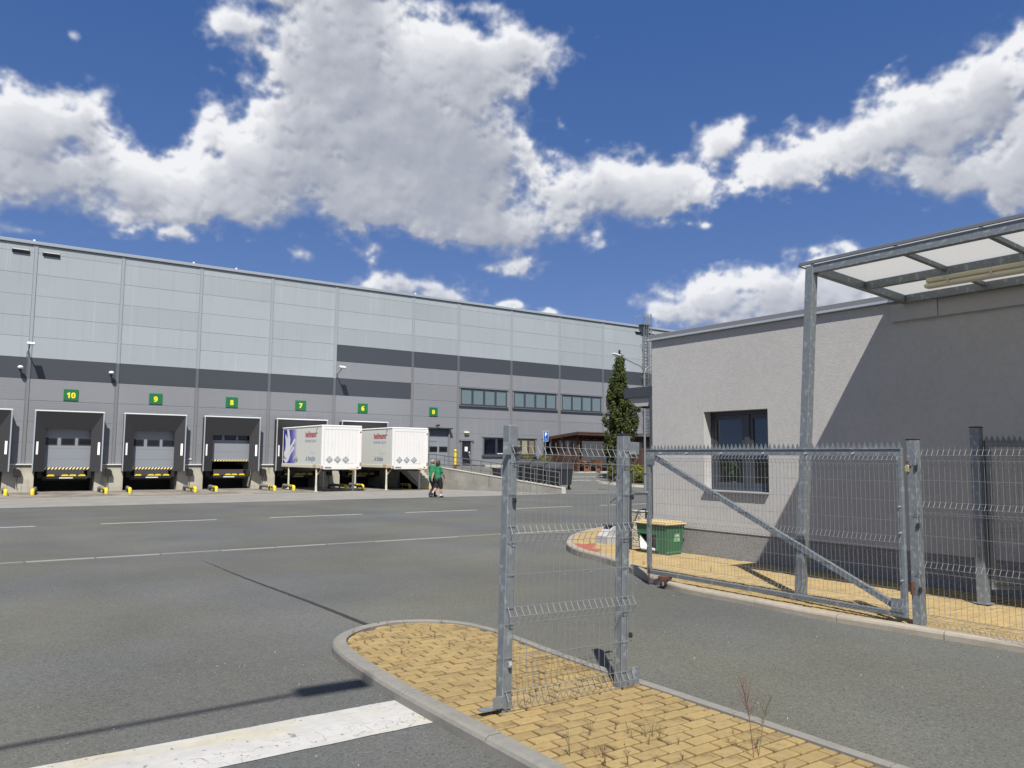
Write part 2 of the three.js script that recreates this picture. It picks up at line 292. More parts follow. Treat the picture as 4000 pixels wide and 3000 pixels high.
// painted lines
const tPaint = tex(1024, 256, (u, v, x, y) => {    // road paint: hairline cracks and yellowed patches
  const a = tfbm(u, v, 5, 5, 201, 3), b = tn(u, v, 34, 12, 207), c = tn(u, v, 61, 23, 208), crack = Math.abs(b - .5) < .010 && a > .54 || Math.abs(c - .5) < .009 && a > .60, chip = tfbm(u, v, 110, 2, 209, 30) > .84;
  if (crack || chip) return [.17, .165, .155];
  const y2 = sstep(.52, .72, tfbm(u, v, 3, 4, 211, 2)), k = .38 + .10 * (a - .5) + .07 * (tfbm(u, v, 60, 2, 214, 20) - .5); return [k, k * mix(.99, .95, y2), k * mix(.95, .74, y2)];
}, [3.2, .8]);
M.oldPaint = std({ map: tPaint, roughness: .75 });
{
  const r = rng(3), edge = [], far = [];             // the crossing bar, with a slightly ragged outline
  for (let i = 0; i <= 60; i++) { const x = mix(-2.2, 2.55, i / 60); edge.push([x, .004, -4.375 + .008 * (r() - .5)]); far.push([x, .004, -4.905 + .008 * (r() - .5)]); }
  const list = []; for (let i = 0; i < 60; i++) list.push([edge[i], edge[i + 1], far[i + 1], far[i]]);
  const g = quads(list); structure('crossing_marking', g, M.oldPaint);
}
for (const [x0, x1] of [[-5.6, -2.7], [-1.2, 1.745], [3.206, 6.112], [7.61, 10.503], [12.017, 14.75], [16.161, 18.9], [20.3, 23.2], [24.7, 27.6]])
  structure('lane_marking', sheet(x0, x1, -23.08, -23.2, (z) => G(z) + .004), M.paintWhite);
for (const [x0, x1, z] of [[33.4, 39.5, -42.9], [32.2, 35.0, -40.6], [35.9, 38.0, -40.5]]) structure('parking_marking', sheet(x0, x1, z, z - .16, (q) => UPG(q) + .006), M.paintWhite);
{                                                     // bitumen seam running back from the island
  const r = rng(9), a = [], b = [];
  for (let i = 0; i <= 70; i++) { const t = i / 70, z = mix(-6.95, -13.6, t), w = (t < .72 ? mix(.032, .014, t / .72) : .014 * (1 - (t - .72) / .28) * (.4 + r())), c = 3.37 + .018 * Math.sin(t * 7) + .01 * (r() - .5); a.push([c - w, G(z) + .004, z]); b.push([c + w, G(z) + .004, z]); }
  structure('bitumen_seam', quads(a.slice(1).map((_, i) => [a[i], b[i], b[i + 1], a[i + 1]])), std({ color: paint(.022, .021, .020), roughness: .7 }));
}
{                                                     // drainage channel of metre-long grates
  const d = thing('drainage_channel', 'pale slot drain of metre long pieces crossing the yard asphalt', 'drain');
  const m = [std({ color: paint(.20, .20, .19), roughness: .85 }), std({ color: paint(.155, .155, .148), roughness: .9 })], r = rng(4);
  for (let x = -6, i = 0; x < 13; x += 1, i++) { const z = -14.82 + .012 * (r() - .5); part(d, 'channel_piece', rbox(.975, .04, .10, x + .5, G(z) - .008 + .004 * r(), z, .006, 1), m[i % 3 ? 0 : 1]); }
  for (let x = 13; x < 24; x += 1) { const z = -14.82 - (x - 13) * .012; part(d, 'channel_piece', rbox(.975, .04, .05, x + .5, G(z) - .012, z, .006, 1), m[1]); }
}

// ================================================================ kerbs and paving
// a kerb stone swept along points [x, z]; the roadside face lies to the left of the walking direction
function kerbStone(pts, width, top, bottom, bevel = .02) {
  const n = pts.length, nor = pts.map((_, i) => { const a = pts[Math.max(0, i - 1)], b = pts[Math.min(n - 1, i + 1)], dx = b[0] - a[0], dz = b[1] - a[1], l = Math.hypot(dx, dz); return [dz / l, -dx / l]; });
  const prof = [[0, bottom], [0, top - bevel], [bevel * .35, top - bevel * .35], [bevel, top], [width - .006, top], [width, top - .006], [width, bottom]];
  const ring = pts.map(([x, z], i) => prof.map(([d, y]) => [x - nor[i][0] * d, y, z - nor[i][1] * d]));
  const list = []; for (let i = 0; i + 1 < n; i++) for (let k = 0; k + 1 < prof.length; k++) list.push([ring[i][k], ring[i + 1][k], ring[i + 1][k + 1], ring[i][k + 1]]);
  const P = []; for (const [a, b, c, d] of list) P.push(...a, ...c, ...b, ...a, ...d, ...c);
  for (const [e, rev] of [[0, 1], [n - 1, 0]]) for (let k = 1; k + 1 < prof.length; k++) { const q = [ring[e][0], ring[e][k], ring[e][k + 1]]; if (rev) q.reverse(); P.push(...q[0], ...q[1], ...q[2]); }
  return tri(P);
}
function path(points, step) {                        // resample a polyline to even steps
  const out = [points[0]]; let need = step;
  for (let i = 1; i < points.length; i++) { let [ax, az] = points[i - 1]; const [bx, bz] = points[i]; let l = Math.hypot(bx - ax, bz - az); while (l >= need) { const t = need / l; ax += (bx - ax) * t; az += (bz - az) * t; out.push([ax, az]); l -= need; need = step; } need -= l; }
  return out;
}
function kerbRow(parent, points, lengths, width, top, bottom, bevel, seed, material = M.kerb) {
  const r = rng(seed), pts = path(points, .05); let i = 0, k = 0;
  while (i < pts.length - 3) {
    const n = Math.min(pts.length - 1 - i, Math.round(lengths[k++ % lengths.length] / .05)), seg = pts.slice(i, i + n + 1); if (seg.length < 3) break;
    const trim = (a, b) => { const l = Math.hypot(b[0] - a[0], b[1] - a[1]); return [a[0] + (b[0] - a[0]) * .004 / l, a[1] + (b[1] - a[1]) * .004 / l]; };
    const s = [trim(seg[0], seg[1]), ...seg.slice(1, -1), trim(seg[seg.length - 1], seg[seg.length - 2])], dy = .005 * (r() - .5);
    part(parent, 'kerb_stone', kerbStone(s.filter((_, q) => q === 0 || q === s.length - 1 || q % 3 === 0 || lengths[0] < .7), width, top + dy, bottom, bevel), material); i += n;
  }
}
const pGeo = (x0a, x1a, x0b, x1b, z0, z1, top, ou, ov) => {    // bevelled paver, (z0 near, z1 far)
  const c = .004, y1 = -.005, y2 = -.06, i = (a, b, t) => a + (b - a) * t, T = [[x0a + c, 0, z0 - c], [x1a - c, 0, z0 - c], [x1b - c, 0, z1 + c], [x0b + c, 0, z1 + c]], U = [[x0a, y1, z0], [x1a, y1, z0], [x1b, y1, z1], [x0b, y1, z1]], L = U.map((p) => [p[0], y2, p[2]]);
  const q = [T]; for (let k = 0; k < 4; k++) { const n = (k + 1) % 4; q.push([U[k], U[n], T[n], T[k]], [L[k], L[n], U[n], U[k]]); }
  return uvm(quads(q).translate(0, top, 0), ou, ov);
};
// paving in rows along x between xl(z) and xr(z); the first `most` (nearest) stones are meshes of their own, the others one mass
function pave(parent, zNear, zFar, xl, xr, top, mats, seed, opts = {}) {
  const r = rng(seed), bw = opts.bw || .2, bd = opts.bd || .1, gap = opts.gap || .019, most = opts.most || 300, shared = [];
  for (let k = 0; k < 8; k++) shared.push(pGeo(0, bw - gap, 0, bw - gap, 0, -(bd - gap), 0, r() * 3, r() * 3));
  let count = 0; const rest = mats.map(() => []); let row = 0;
  for (let z = zNear; z > zFar; z -= bd, row++) {
    const za = z, zb = z - bd + gap, la = xl(za), lb = xl(zb), ra = xr(za), rb = xr(zb); if (!(ra > la) && !(rb > lb)) continue;
    const lo = Math.min(la, lb), hi = Math.max(ra, rb), off = (row % 2) * bw / 2 + (r() - .5) * .02;
    for (let x = Math.floor((lo - bw) / bw) * bw + off; x < hi; x += bw) {
      const e = x + bw - gap, a0 = clamp(x, la, ra), a1 = clamp(e, la, ra), b0 = clamp(x, lb, rb), b1 = clamp(e, lb, rb);
      if (a1 - a0 < .03 && b1 - b0 < .03 || Math.min(a1 - a0, b1 - b0) < 0.012) continue;
      const full = a0 === x && a1 === e && b0 === x && b1 === e, y = top - .004 * r() - (r() < .06 ? .005 : 0), mi = opts.pick ? opts.pick((a0 + a1) / 2, za - bd / 2, r) : Math.floor(r() * mats.length);
      if (count < most) {
        const m = part(parent, 'paver', full ? shared[Math.floor(r() * 8)] : pGeo(a0, a1, b0, b1, za, zb, 0, r(), r()), mats[mi]);
        m.position.set(full ? x : 0, y, full ? za : 0); if (full) { m.rotation.set((r() - .5) * .012, (r() - .5) * .016, (r() - .5) * .008); }
      } else { r(); r(); r(); rest[mi].push(pGeo(a0, a1, b0, b1, za, zb, y, r() * 3, r() * 3)); }
      count++;
    }
  }
  rest.forEach((l, i) => { if (l.length) part(parent, 'small_pavers', join(l), mats[i]).userData.kind = 'stuff'; });
}
const TOP = Y(-1.547);
const paverMats = [[1, 1, 1], [1.07, 1.07, 1.05], [.95, .94, .92], [1.03, 1.0, .95], [.90, .89, .88]].map((c) => std({ map: tPaver, bumpMap: tGrit, bumpScale: .0008, roughness: .95, color: paint(...c) }));
const walkMats = [[1, 1, 1], [1.06, 1.05, 1.02], [.93, .92, .9]].map((c) => std({ map: tPaverClean, bumpMap: tGrit, bumpScale: .0008, roughness: .95, color: paint(...c) }));
walkMats.push(std({ color: paint(.27, .085, .055), bumpMap: tGrit, bumpScale: .0008, roughness: .95 }));
{                                                     // the gate island
  const is = thing('traffic_island', 'rounded traffic island of yellow block paving in a concrete kerb', 'traffic island');
  const outline = [[2.49, 1.2], [2.49, -1.5], [2.49, -3.5], [2.49, -4.6], [2.50, -5.1], [2.535, -5.6], [2.575, -5.98], [2.65, -6.36], [2.79, -6.62], [3.08, -6.85], [3.38, -6.925], [3.64, -6.86], [3.86, -6.72], [4.02, -6.48], [4.10, -6.12], [4.095, -5.7], [4.06, -5.2], [4.045, -4.6], [4.05, -3.5], [4.04, -1.5], [4.04, 1.2]];
  const ring = new THREE.CatmullRomCurve3(outline.map(([x, z]) => V(x, 0, z)), false, 'centripetal').getPoints(400).map((p) => [p.x, p.z]), tipAt = ring.reduce((m, p, i) => (p[1] < ring[m][1] ? i : m), 0), cx = ring[tipAt][0], cz = -6.1;
  const crossing = (part2, z) => { let best = null; for (let i = 1; i < part2.length; i++) { const [ax, az] = part2[i - 1], [bx, bz] = part2[i]; if ((az - z) * (bz - z) <= 0) best = mix(ax, bx, clamp((z - az) / (bz - az || 1e-6))); } return best; };
  const inset = (pts, d) => pts.map((p, i) => { const a = pts[Math.max(0, i - 1)], b = pts[Math.min(pts.length - 1, i + 1)], dx = b[0] - a[0], dz = b[1] - a[1], l = Math.hypot(dx, dz), w = typeof d === 'function' ? d(p) : d; return [p[0] - dz / l * w, p[1] + dx / l * w]; });
  const left = ring.slice(0, tipAt + 1), right = ring.slice(tipAt);
  kerbRow(is, left, [1.0], .118, TOP + .008, -.12, .03, 21); kerbRow(is, right, [1.0], .075, TOP + .006, -.12, .012, 22);
  const inL = inset(left, .126), inR = inset(right, .083);
  pave(is, -1.3, -6.80, (z) => crossing(inL, z) ?? cx, (z) => crossing(inR, z) ?? cx, TOP - .006, paverMats, 31, { most: 300 });
  part(is, 'joint_sand', sheet(2.55, 4.02, 1.2, -5.0, () => TOP - .032, 1, 4), M.joint);
  part(is, 'joint_sand', quads(left.filter(([, z]) => z < -4.95).map((p, i, a) => { const q = a[Math.min(a.length - 1, i + 1)], xr = (z) => (crossing(inR, z) ?? cx) + .03, xl = (z) => (crossing(inL, z) ?? cx) - .03; return [[xl(p[1]), TOP - .033, p[1]], [xr(p[1]), TOP - .033, p[1]], [xr(q[1]), TOP - .033, q[1]], [xl(q[1]), TOP - .033, q[1]]]; })), M.joint);
}
const walkEdge = [[7.62, 1.2], [7.6, -2.4], [7.52, -3.25], [7.42, -4.08], [7.31, -4.94], [7.33, -5.89], [7.37, -6.9], [7.64, -7.7], [8.05, -8.5], [8.40, -9.3], [8.60, -9.9], [8.72, -10.4], [8.92, -10.9], [9.28, -11.5], [9.8, -12.1], [10.4, -12.7], [11.3, -13.3], [12.2, -13.75], [14, -14.3], [20, -15]];
const smooth = new THREE.CatmullRomCurve3(walkEdge.map(([x, z]) => V(x, 0, z)), false, 'centripetal').getPoints(220).map((p) => [p.x, p.z]);
const walkX = (z) => { for (let i = 1; i < smooth.length; i++) if (smooth[i][1] <= z) { const [ax, az] = smooth[i - 1], [bx, bz] = smooth[i]; return mix(ax, bx, clamp((z - az) / (bz - az || 1))); } return 20; };
{
  const w = thing('paved_walkway', 'yellow paved walkway behind a kerb along the grey gatehouse', 'walkway');
  kerbRow(w, smooth, [1.0], .12, TOP + .002, -.25, .03, 41, M.kerbPale);
  const rp = [[9.25, -11.4], [9.62, -11.15], [8.72, -9.92], [8.15, -9.7]], red = (x, z) => { let c = false; for (let i = 0, j = 3; i < 4; j = i++) { const [a, b] = rp[i], [d, e] = rp[j]; if ((b > z) !== (e > z) && x < (d - a) * (z - b) / (e - b) + a) c = !c; } return c; };
  pave(w, -1.6, -14, (z) => walkX(z) + .135, (z) => z > -10 ? 9.985 : 13.5, TOP - .004, walkMats, 51, { most: 300, gap: .014, pick: (x, z, r) => (red(x, z) ? 3 : Math.floor(r() * 3)) });
  part(w, 'joint_sand', quads(smooth.slice(1).map((p, i) => { const a = smooth[i]; return [[a[0] + .03, TOP - .026, a[1]], [20, TOP - .026, a[1]], [20, TOP - .026, p[1]], [p[0] + .03, TOP - .026, p[1]]]; })), M.joint);
}
{                                                     // kerbed shrub bed on the upper road
  const b = thing('planting_bed', 'raised planting bed with a pale kerb before the timber pavilion', 'planting bed');
  const pts = [[34.2, -39.4], [34.0, -38.6], [34.3, -37.4], [34.75, -36.2], [35.3, -35.75], [36.5, -35.6], [48, -36.4]];
  const s = new THREE.CatmullRomCurve3(pts.map(([x, z]) => V(x, 0, z)), false, 'centripetal').getPoints(80).map((p) => [p.x, p.z]);
  const seg = s.slice(1).map((p, i) => bar([s[i][0], UPG(s[i][1]) + .02, s[i][1]], [p[0], UPG(p[1]) + .02, p[1]], .12, .24, 0));
  part(b, 'kerb', join(seg), M.capConc);
  const list = s.slice(1).map((p, i) => { const a = s[i]; return [[a[0], UPG(a[1]) + .1, a[1]], [p[0], UPG(p[1]) + .1, p[1]], [p[0] + 3, UPG(-40.5) + .1, -40.4], [a[0] + 3, UPG(-40.5) + .1, -40.4]]; });
  part(b, 'soil', quads(list), std({ color: paint(.075, .06, .045), roughness: 1 }));
}
// ================================================================ warehouse
const ZF = -53;                                       // face of the cladding
function canvasTex(w, h, draw) { const c = document.createElement('canvas'); c.width = w; c.height = h; const x = c.getContext('2d'); draw(x, w, h); const t = new THREE.CanvasTexture(c); t.colorSpace = THREE.SRGBColorSpace; return t; }
// a flat printed face; corner a is its top left seen from outside
function printed(a, right, down) { const A = V(...a), R = V(...right), D = V(...down), P = [A.clone().add(D), A.clone().add(D).add(R), A.clone().add(R), A]; const g = quads([P.map((p) => [p.x, p.y, p.z])]); g.setAttribute('uv', new THREE.BufferAttribute(new Float32Array([0, 0, 1, 0, 1, 1, 0, 0, 1, 1, 0, 1]), 2)); return g; }
const wh = thing('warehouse', 'long light grey logistics warehouse with dark stripe and loading docks', 'building');
const bays = [-15.35, -10.72, -6.1, -1.47, 3.17, 7.79, 12.42, 17.06, 21.7, 27.87, 31.89, 36.95, 41.98, 46.89, 51.9, 57, 62, 67, 72];
const rows = [-.624, .6, 1.8, 3.03, 4.265, 5.48, 6.69, 7.88, 9.1, 10.35, 11.6, 12.07].map(Y);
for (const [a, b, y0, y1, z] of [[-15.3, 13.2, -.7, 12, -53.12], [13.2, 16.06, -.35, 12, -53.12], [13.2, 16.06, -.7, -.35, -59], [16.06, 34.0, -.7, 12, -53.12], [43.0, 72, -.7, 12, -53.12], [34.0, 43.0, -.7, .05, -53.12], [34.0, 43.0, 1.65, 12, -53.12], [34.0, 43.0, .05, 1.65, -58]]) part(wh, 'inner_wall', span(a, b, Y(y0), Y(y1), -95, z), M.smoothGrey);
M.pit = std({ color: paint(.07, .066, .06), roughness: .95 }); part(wh, 'pit_wall', span(-15.3, 72, Y(-2.6), Y(-.95), -95, -55.6), M.pit); part(wh, 'pit_wall', span(-15.3, 72, Y(-.95), Y(-.7), -95, -59), M.pit); part(wh, 'dock_floor', span(-15.3, 26.8, Y(-1.15), Y(-.96), -59, -54.95), M.pit);  // pit concrete coloured near black, the deep shade is put into its tone
const lowHoles = [[34.35, 36.7], [40.3, 41.9]], holesIn = (a, b) => lowHoles.filter(([p, q]) => p > a && q < b);   // the two lower windows one can look into
const docks = [['', .74], ['10', 5.37], ['9', 10.0], ['8', 14.63], ['7', 19.27], ['6', 23.88]];
const toned = new Map(), vary = (m, n) => { const i = Math.floor(hash2(n, 5, 9) * 4), key = m.uuid + i; if (!toned.has(key)) { const c = m.clone(); c.color.multiplyScalar(.955 + .03 * i); toned.set(key, c); } return toned.get(key); };   // sheets from different batches
for (let b = 0; b + 1 < bays.length; b++) for (let k = 0; k + 1 < rows.length; k++) {
  const x0 = bays[b] + .02, x1 = bays[b + 1] - .02, y0 = rows[k] + .006, y1 = rows[k + 1] - .006, right = b >= 8;
  const dark = (k === 4 && b <= 8) || (k === 6 && right), light = !dark && (right ? k > 6 : k > 4);
  const m = vary(dark ? M.band : light ? M.light : M.greyClad, b * 7 + k * 13), put = (a, c, d, e) => { if (c - a > .02 && e - d > .02) part(wh, 'wall_panel', rspan(a, c, d, e, ZF - .1, ZF, .008), m); };
  const holes = k < 2 ? holesIn(x0, x1) : [];
  if (b === 6 && k === 0) { put(x0, 13.2, y0, y1); put(13.2, 16.06, Y(-.35), y1); put(16.06, x1, y0, y1); }                // dock eight stands open at the foot
  else if (!holes.length) put(x0, x1, y0, y1);
  else { let a = x0; for (const [h0, h1] of holes) { put(a, h0, y0, y1); put(h0, h1, y0, Math.min(y1, Y(.16))); put(h0, h1, Math.max(y0, Y(1.5)), y1); a = h1; } put(a, x1, y0, y1); }
}
bays.slice(1, -1).forEach((x, i) => {
  const b = i + 1, cut = b <= 8 ? [4.265, 5.48] : [6.69, 7.88];
  for (const [y0, y1, m] of [[-.624, cut[0], M.trimGrey], [cut[0], cut[1], M.trimDark], [cut[1], 12.07, M.trimLight]]) part(wh, 'joint_cover', join([span(x - .10, x + .10, Y(y0), Y(y1) - .003, ZF + .001, ZF + .022), span(x - .10, x - .075, Y(y0), Y(y1) - .003, ZF + .022, ZF + .045), span(x + .075, x + .10, Y(y0), Y(y1) - .003, ZF + .022, ZF + .045)]), m);
});
part(wh, 'roof_coping', join([rspan(-15.4, 72, Y(12.09), Y(12.28), -53.3, ZF + .10, .02)]), M.trimLight);
part(wh, 'roof', span(-15.4, 72, Y(12.0), Y(12.12), -95, -53.3), M.smoothGrey);
for (const x of [3.05, 11.9, 14.6, 28, 37.2]) part(wh, 'roof_clip', rbox(.12, .10, .10, x, Y(12.33), ZF - .02, .01), M.white);
// ground floor: flashing, concrete piers between the dock pits
const pits = docks.map(([, c]) => [c - 1.6, c + 1.48]);
for (let i = -1; i < pits.length; i++) {
  const x0 = i < 0 ? -15.3 : pits[i][1], x1 = i + 1 < pits.length ? pits[i + 1][0] : 26.8;
  part(wh, 'concrete_pier', rspan(x0, x1, Y(-2.5), Y(-.70), -55, ZF + .03, .015), M.pier);
  part(wh, 'pier_top', rspan(x0, x1, Y(-.70), Y(-.90) + .3, -53.1, ZF + .05, .01), M.capConc);
  part(wh, 'sill_flashing', span(x0 + (i < 0 ? 0 : .15), x1 - .12, Y(-.655), Y(-.60), ZF + .0, ZF + .13), M.white);
}
part(wh, 'plinth', span(27.05, 72, Y(-1.1), Y(-.624), -55, ZF - .02), M.trimDark);
part(wh, 'wall_flashing', span(27.05, 72, Y(-.64), Y(-.60), ZF, ZF + .05), M.trimGrey);

const hazard = canvasTex(512, 32, (x, w, h) => { x.fillStyle = '#e8dca0'; x.fillRect(0, 0, w, h); x.fillStyle = '#14140f'; for (let i = -1; i < 18; i++) { x.beginPath(); x.moveTo(i * 32, h); x.lineTo(i * 32 + 15, h); x.lineTo(i * 32 + 30, 0); x.lineTo(i * 32 + 15, 0); x.fill(); } });
M.hazard = std({ map: hazard, roughness: .6 });
M.lip = std({ color: paint(.06, .055, .052), roughness: .55, metalness: .3 });
function sectionDoor(name, label, cx, w, y0, y1, gapWin, z, winX) {   // panels, windows, hazard edge
  const d = thing(name, label, 'door'), n = Math.round((y1 - y0) / .61), h = (y1 - y0) / n;
  for (let k = 0; k < n; k++) part(d, 'door_panel', rspan(cx - w / 2, cx + w / 2, y0 + k * h + .003, y0 + (k + 1) * h - .003, z - .05, z, .006), M.door);
  for (const x of winX) {
    const q = part(d, 'window', join([span(x - .36, x + .36, gapWin - .21, gapWin + .21, z, z + .015)]), M.black);
    part(q, 'pane', span(x - .30, x + .30, gapWin - .15, gapWin + .15, z + .016, z + .020), M.darkRoomGlass);
  }
  return d;
}
M.darkRoomGlass = std({ color: paint(.012, .013, .016), roughness: .12 });  // opaque pane, darkness of the unlit interior painted as its colour
docks.forEach(([num, c], i) => {
  const word = { 10: 'ten', 9: 'nine', 8: 'eight', 7: 'seven', 6: 'six' }[num], nearby = 'dock ' + word, raised = num === '8';
  // shelter
  const s = thing('dock_shelter', num ? `black padded dock shelter with white marker strips at ${nearby}` : 'black dock shelter cut off by the left edge of the photo', 'dock shelter', [0, 0, 0], 0, 'dock shelters');
  const x0 = c - 1.75, x1 = c + 1.75, yt = Y(2.41), yb = Y(-1.03), zf = -52.4;
  part(s, 'top_hood', span(x0 + .03, x1 - .03, yt - .06, yt - .02, ZF + .05, zf - .02), M.fabric);
  for (const k of [-1, 1]) part(s, 'side_wall', quads([[[c + k * 1.73, yb, zf], [c + k * 1.73, yb, ZF], [c + k * 1.73, yt - .03, ZF], [c + k * 1.73, yt - .03, zf]]]), M.fabric);
  const drop = raised ? 1.16 : .98;
  part(s, 'top_curtain', quads([[[x0 + .05, yt - .04, zf], [x0 + .40, yt - drop, zf - .22], [x1 - .40, yt - drop, zf - .22], [x1 - .05, yt - .04, zf]], [[x0 + .40, yt - drop, zf - .22], [x0 + .40, yt - drop, zf - .27], [x1 - .40, yt - drop, zf - .27], [x1 - .40, yt - drop, zf - .22]]]), M.fabric);
  for (const k of [-1, 1]) {
    const xa = c + k * 1.72, xb = c + k * 1.16, q = [[xa, yb, zf], [xb, yb, zf - .24], [xb, yt - drop + .12, zf - .24], [xa, yt - .06, zf]];
    const cur = part(s, 'side_curtain', quads([k > 0 ? q.slice().reverse() : q]), M.fabric);
    const t0 = .18, t1 = .37, at = (t) => [mix(xa, xb, t), zf - .24 * t + .012], [ax, az] = at(t0), [bx, bz] = at(t1);
    part(cur, 'marker_strip', quads([[[ax, Y(-.06), az], [bx, Y(-.06), bz], [bx, Y(.67), bz], [ax, Y(.67), az]]]), std({ color: paint(.95, .95, .95), roughness: .6 }));
    part(s, 'edge_trim', rspan(c + k * 1.75 - .035, c + k * 1.75 + .035, yb, yt, zf - .015, zf + .03, .01), M.alu);
  }
  part(s, 'edge_trim', rspan(x0 - .04, x1 + .04, yt, yt + .06, zf - .05, zf + .035, .012), M.white);
  // door
  const y0 = raised ? Y(-.42) : Y(-.93);
  const d = sectionDoor('dock_door', num ? `grey sectional door with three dark windows inside ${nearby}` : 'grey sectional dock door cut off by the left edge', c + .02, 2.9, y0, y0 + 3.05, raised ? Y(1.16) : Y(.70), ZF + .07, [c - .9, c + .0, c + .88]);
  describe(d, d.userData.label, 'door', 'dock doors');
  const st = part(d, 'hazard_edge', printed([c - 1.43, y0 + .13, ZF + .075], [2.9, 0, 0], [0, -.12, 0]), M.hazard); void st;
  // leveller in its pit
  const l = thing('dock_leveller', num ? `dark steel dock leveller with yellow lip marks under ${nearby}` : 'dark dock leveller at the left picture edge', 'dock leveller', [0, 0, 0], 0, 'dock levellers');
  part(l, 'deck', span(c - 1.15, c + 1.05, Y(-.99), Y(-.94), -54.9, -52.95), M.lip);
  part(l, 'lip', rspan(c - .98, c + .92, Y(-1.32), Y(-.95), -52.98, -52.9, .01), M.lip);
  part(l, 'front_frame', join([span(c - 1.18, c + 1.2, Y(-1.45), Y(-1.31), -53.1, -52.93), span(c - 1.2, c + 1.1, Y(-1.55), Y(-1.45), -53.3, -53.1)]), M.black);
  for (const x of [-1.0, -.28, .12, .6]) part(l, 'yellow_mark', quads([[[c + x, Y(-1.31), -52.895], [c + x + .42, Y(-1.31), -52.895], [c + x + .36, Y(-1.21), -52.895], [c + x + .10, Y(-1.21), -52.895]]]), M.yellow);
  part(l, 'reflector_strip', span(c - .34, c + .36, Y(-1.44), Y(-1.38), -52.94, -52.92), M.white);
  for (const k of [-1, 1]) part(l, 'buffer', rbox(.24, .46, .16, c + k * 1.28 - .06, Y(-1.17), -52.9, .02), M.rubber);
  // number board
  if (num) {
    const g = thing('number_board', `green board with the yellow number ${word} above its dock`, 'sign', [0, 0, 0], 0, 'dock number boards');
    part(g, 'board', rbox(.76, .66, .03, c + .02, Y(3.43), ZF + .03, .006), M.boardGreen ||= std({ color: paint(.008, .13, .045), roughness: .5 }));
    const t = canvasTex(256, 224, (x, w, h) => { x.fillStyle = '#14663a'; x.fillRect(0, 0, w, h); x.fillStyle = '#e6cf22'; x.strokeStyle = '#e6cf22'; x.lineWidth = 3; x.lineJoin = 'round'; x.font = '900 150px sans-serif'; x.textAlign = 'center'; x.textBaseline = 'middle'; x.fillText(num, w / 2, h / 2 + 8); x.strokeText(num, w / 2, h / 2 + 8); });
    part(g, 'numeral', printed([c + .02 - .37, Y(3.43) + .32, ZF + .047], [.74, 0, 0], [0, -.64, 0]), std({ map: t, roughness: .5 }));
  }
  // wheel chock box on the pier and the two wheel guides
  const ch = thing('wheel_chock', num ? `black wheel chock hanging on the pier left of ${nearby}` : 'black wheel chock on the pier near the left edge', 'wheel chock', [0, 0, 0], 0, 'wheel chocks');
  part(ch, 'block', prism([[-.16, -.2], [.16, -.2], [.16, .1], [.04, .22], [-.16, .22]], .22, .01).translate(c - 2.42, Y(-1.12), ZF + .04), M.rubber);
  part(ch, 'chain', poly([[c - 2.42, Y(-1.3), ZF + .16], [c - 2.45, Y(-1.7), ZF + .1], [c - 2.38, Y(-2.05), ZF + .08]], .015, 5), M.darkSteel);
  for (const k of [-1, 1]) {
    const xf = k < 0 ? c - 1.95 : c + 1.50, xb2 = k < 0 ? c - 1.62 : c + 1.52, zf2 = -48.35, zb = -51.2, h = .26;
    const w = thing('wheel_guide', num ? `bent tube wheel guide with black and yellow bands, ${k < 0 ? 'left' : 'right'} of ${nearby}` : `wheel guide tube at the left edge, ${k < 0 ? 'left' : 'right'} of its dock`, 'wheel guide', [0, 0, 0], 0, 'wheel guides');
    const P = (t) => [mix(xf, xb2, t), G(mix(zf2, zb, t)) + h, mix(zf2, zb, t)], r = .095;
    const seg = (a, b, m) => part(w, 'pipe_band', rod(P(a), P(b), r, 12), m);
    seg(.055, .13, M.rubber); seg(.13, .20, M.yellow); seg(.20, .28, M.rubber); seg(.28, .36, M.yellow); seg(.36, .40, M.rubber); part(w, 'pipe', join([rod(P(.40), P(.95), r, 12), rod(P(.95), [P(1)[0], G(zb), zb], r, 12), new THREE.SphereGeometry(r, 10, 8).translate(...P(.95))]), M.guide ||= std({ color: paint(.14, .14, .135), roughness: .6 }));
    const foot = [xf - .0, G(zf2) - .02, zf2 + .08];
    part(w, 'bend', tube([P(.06), P(.03), [P(0)[0], P(0)[1] - .03, zf2 + .05], [foot[0], foot[1] + .1, foot[2]], foot], r, 12, 14), M.yellow);
    part(w, 'leg', join([rod([P(.36)[0], G(zf2) - .02, P(.36)[2]], P(.36), .05, 8), rbox(.3, .02, .3, foot[0], G(zf2) + .012, foot[2], .004, 1)]), M.guide);
  }
});
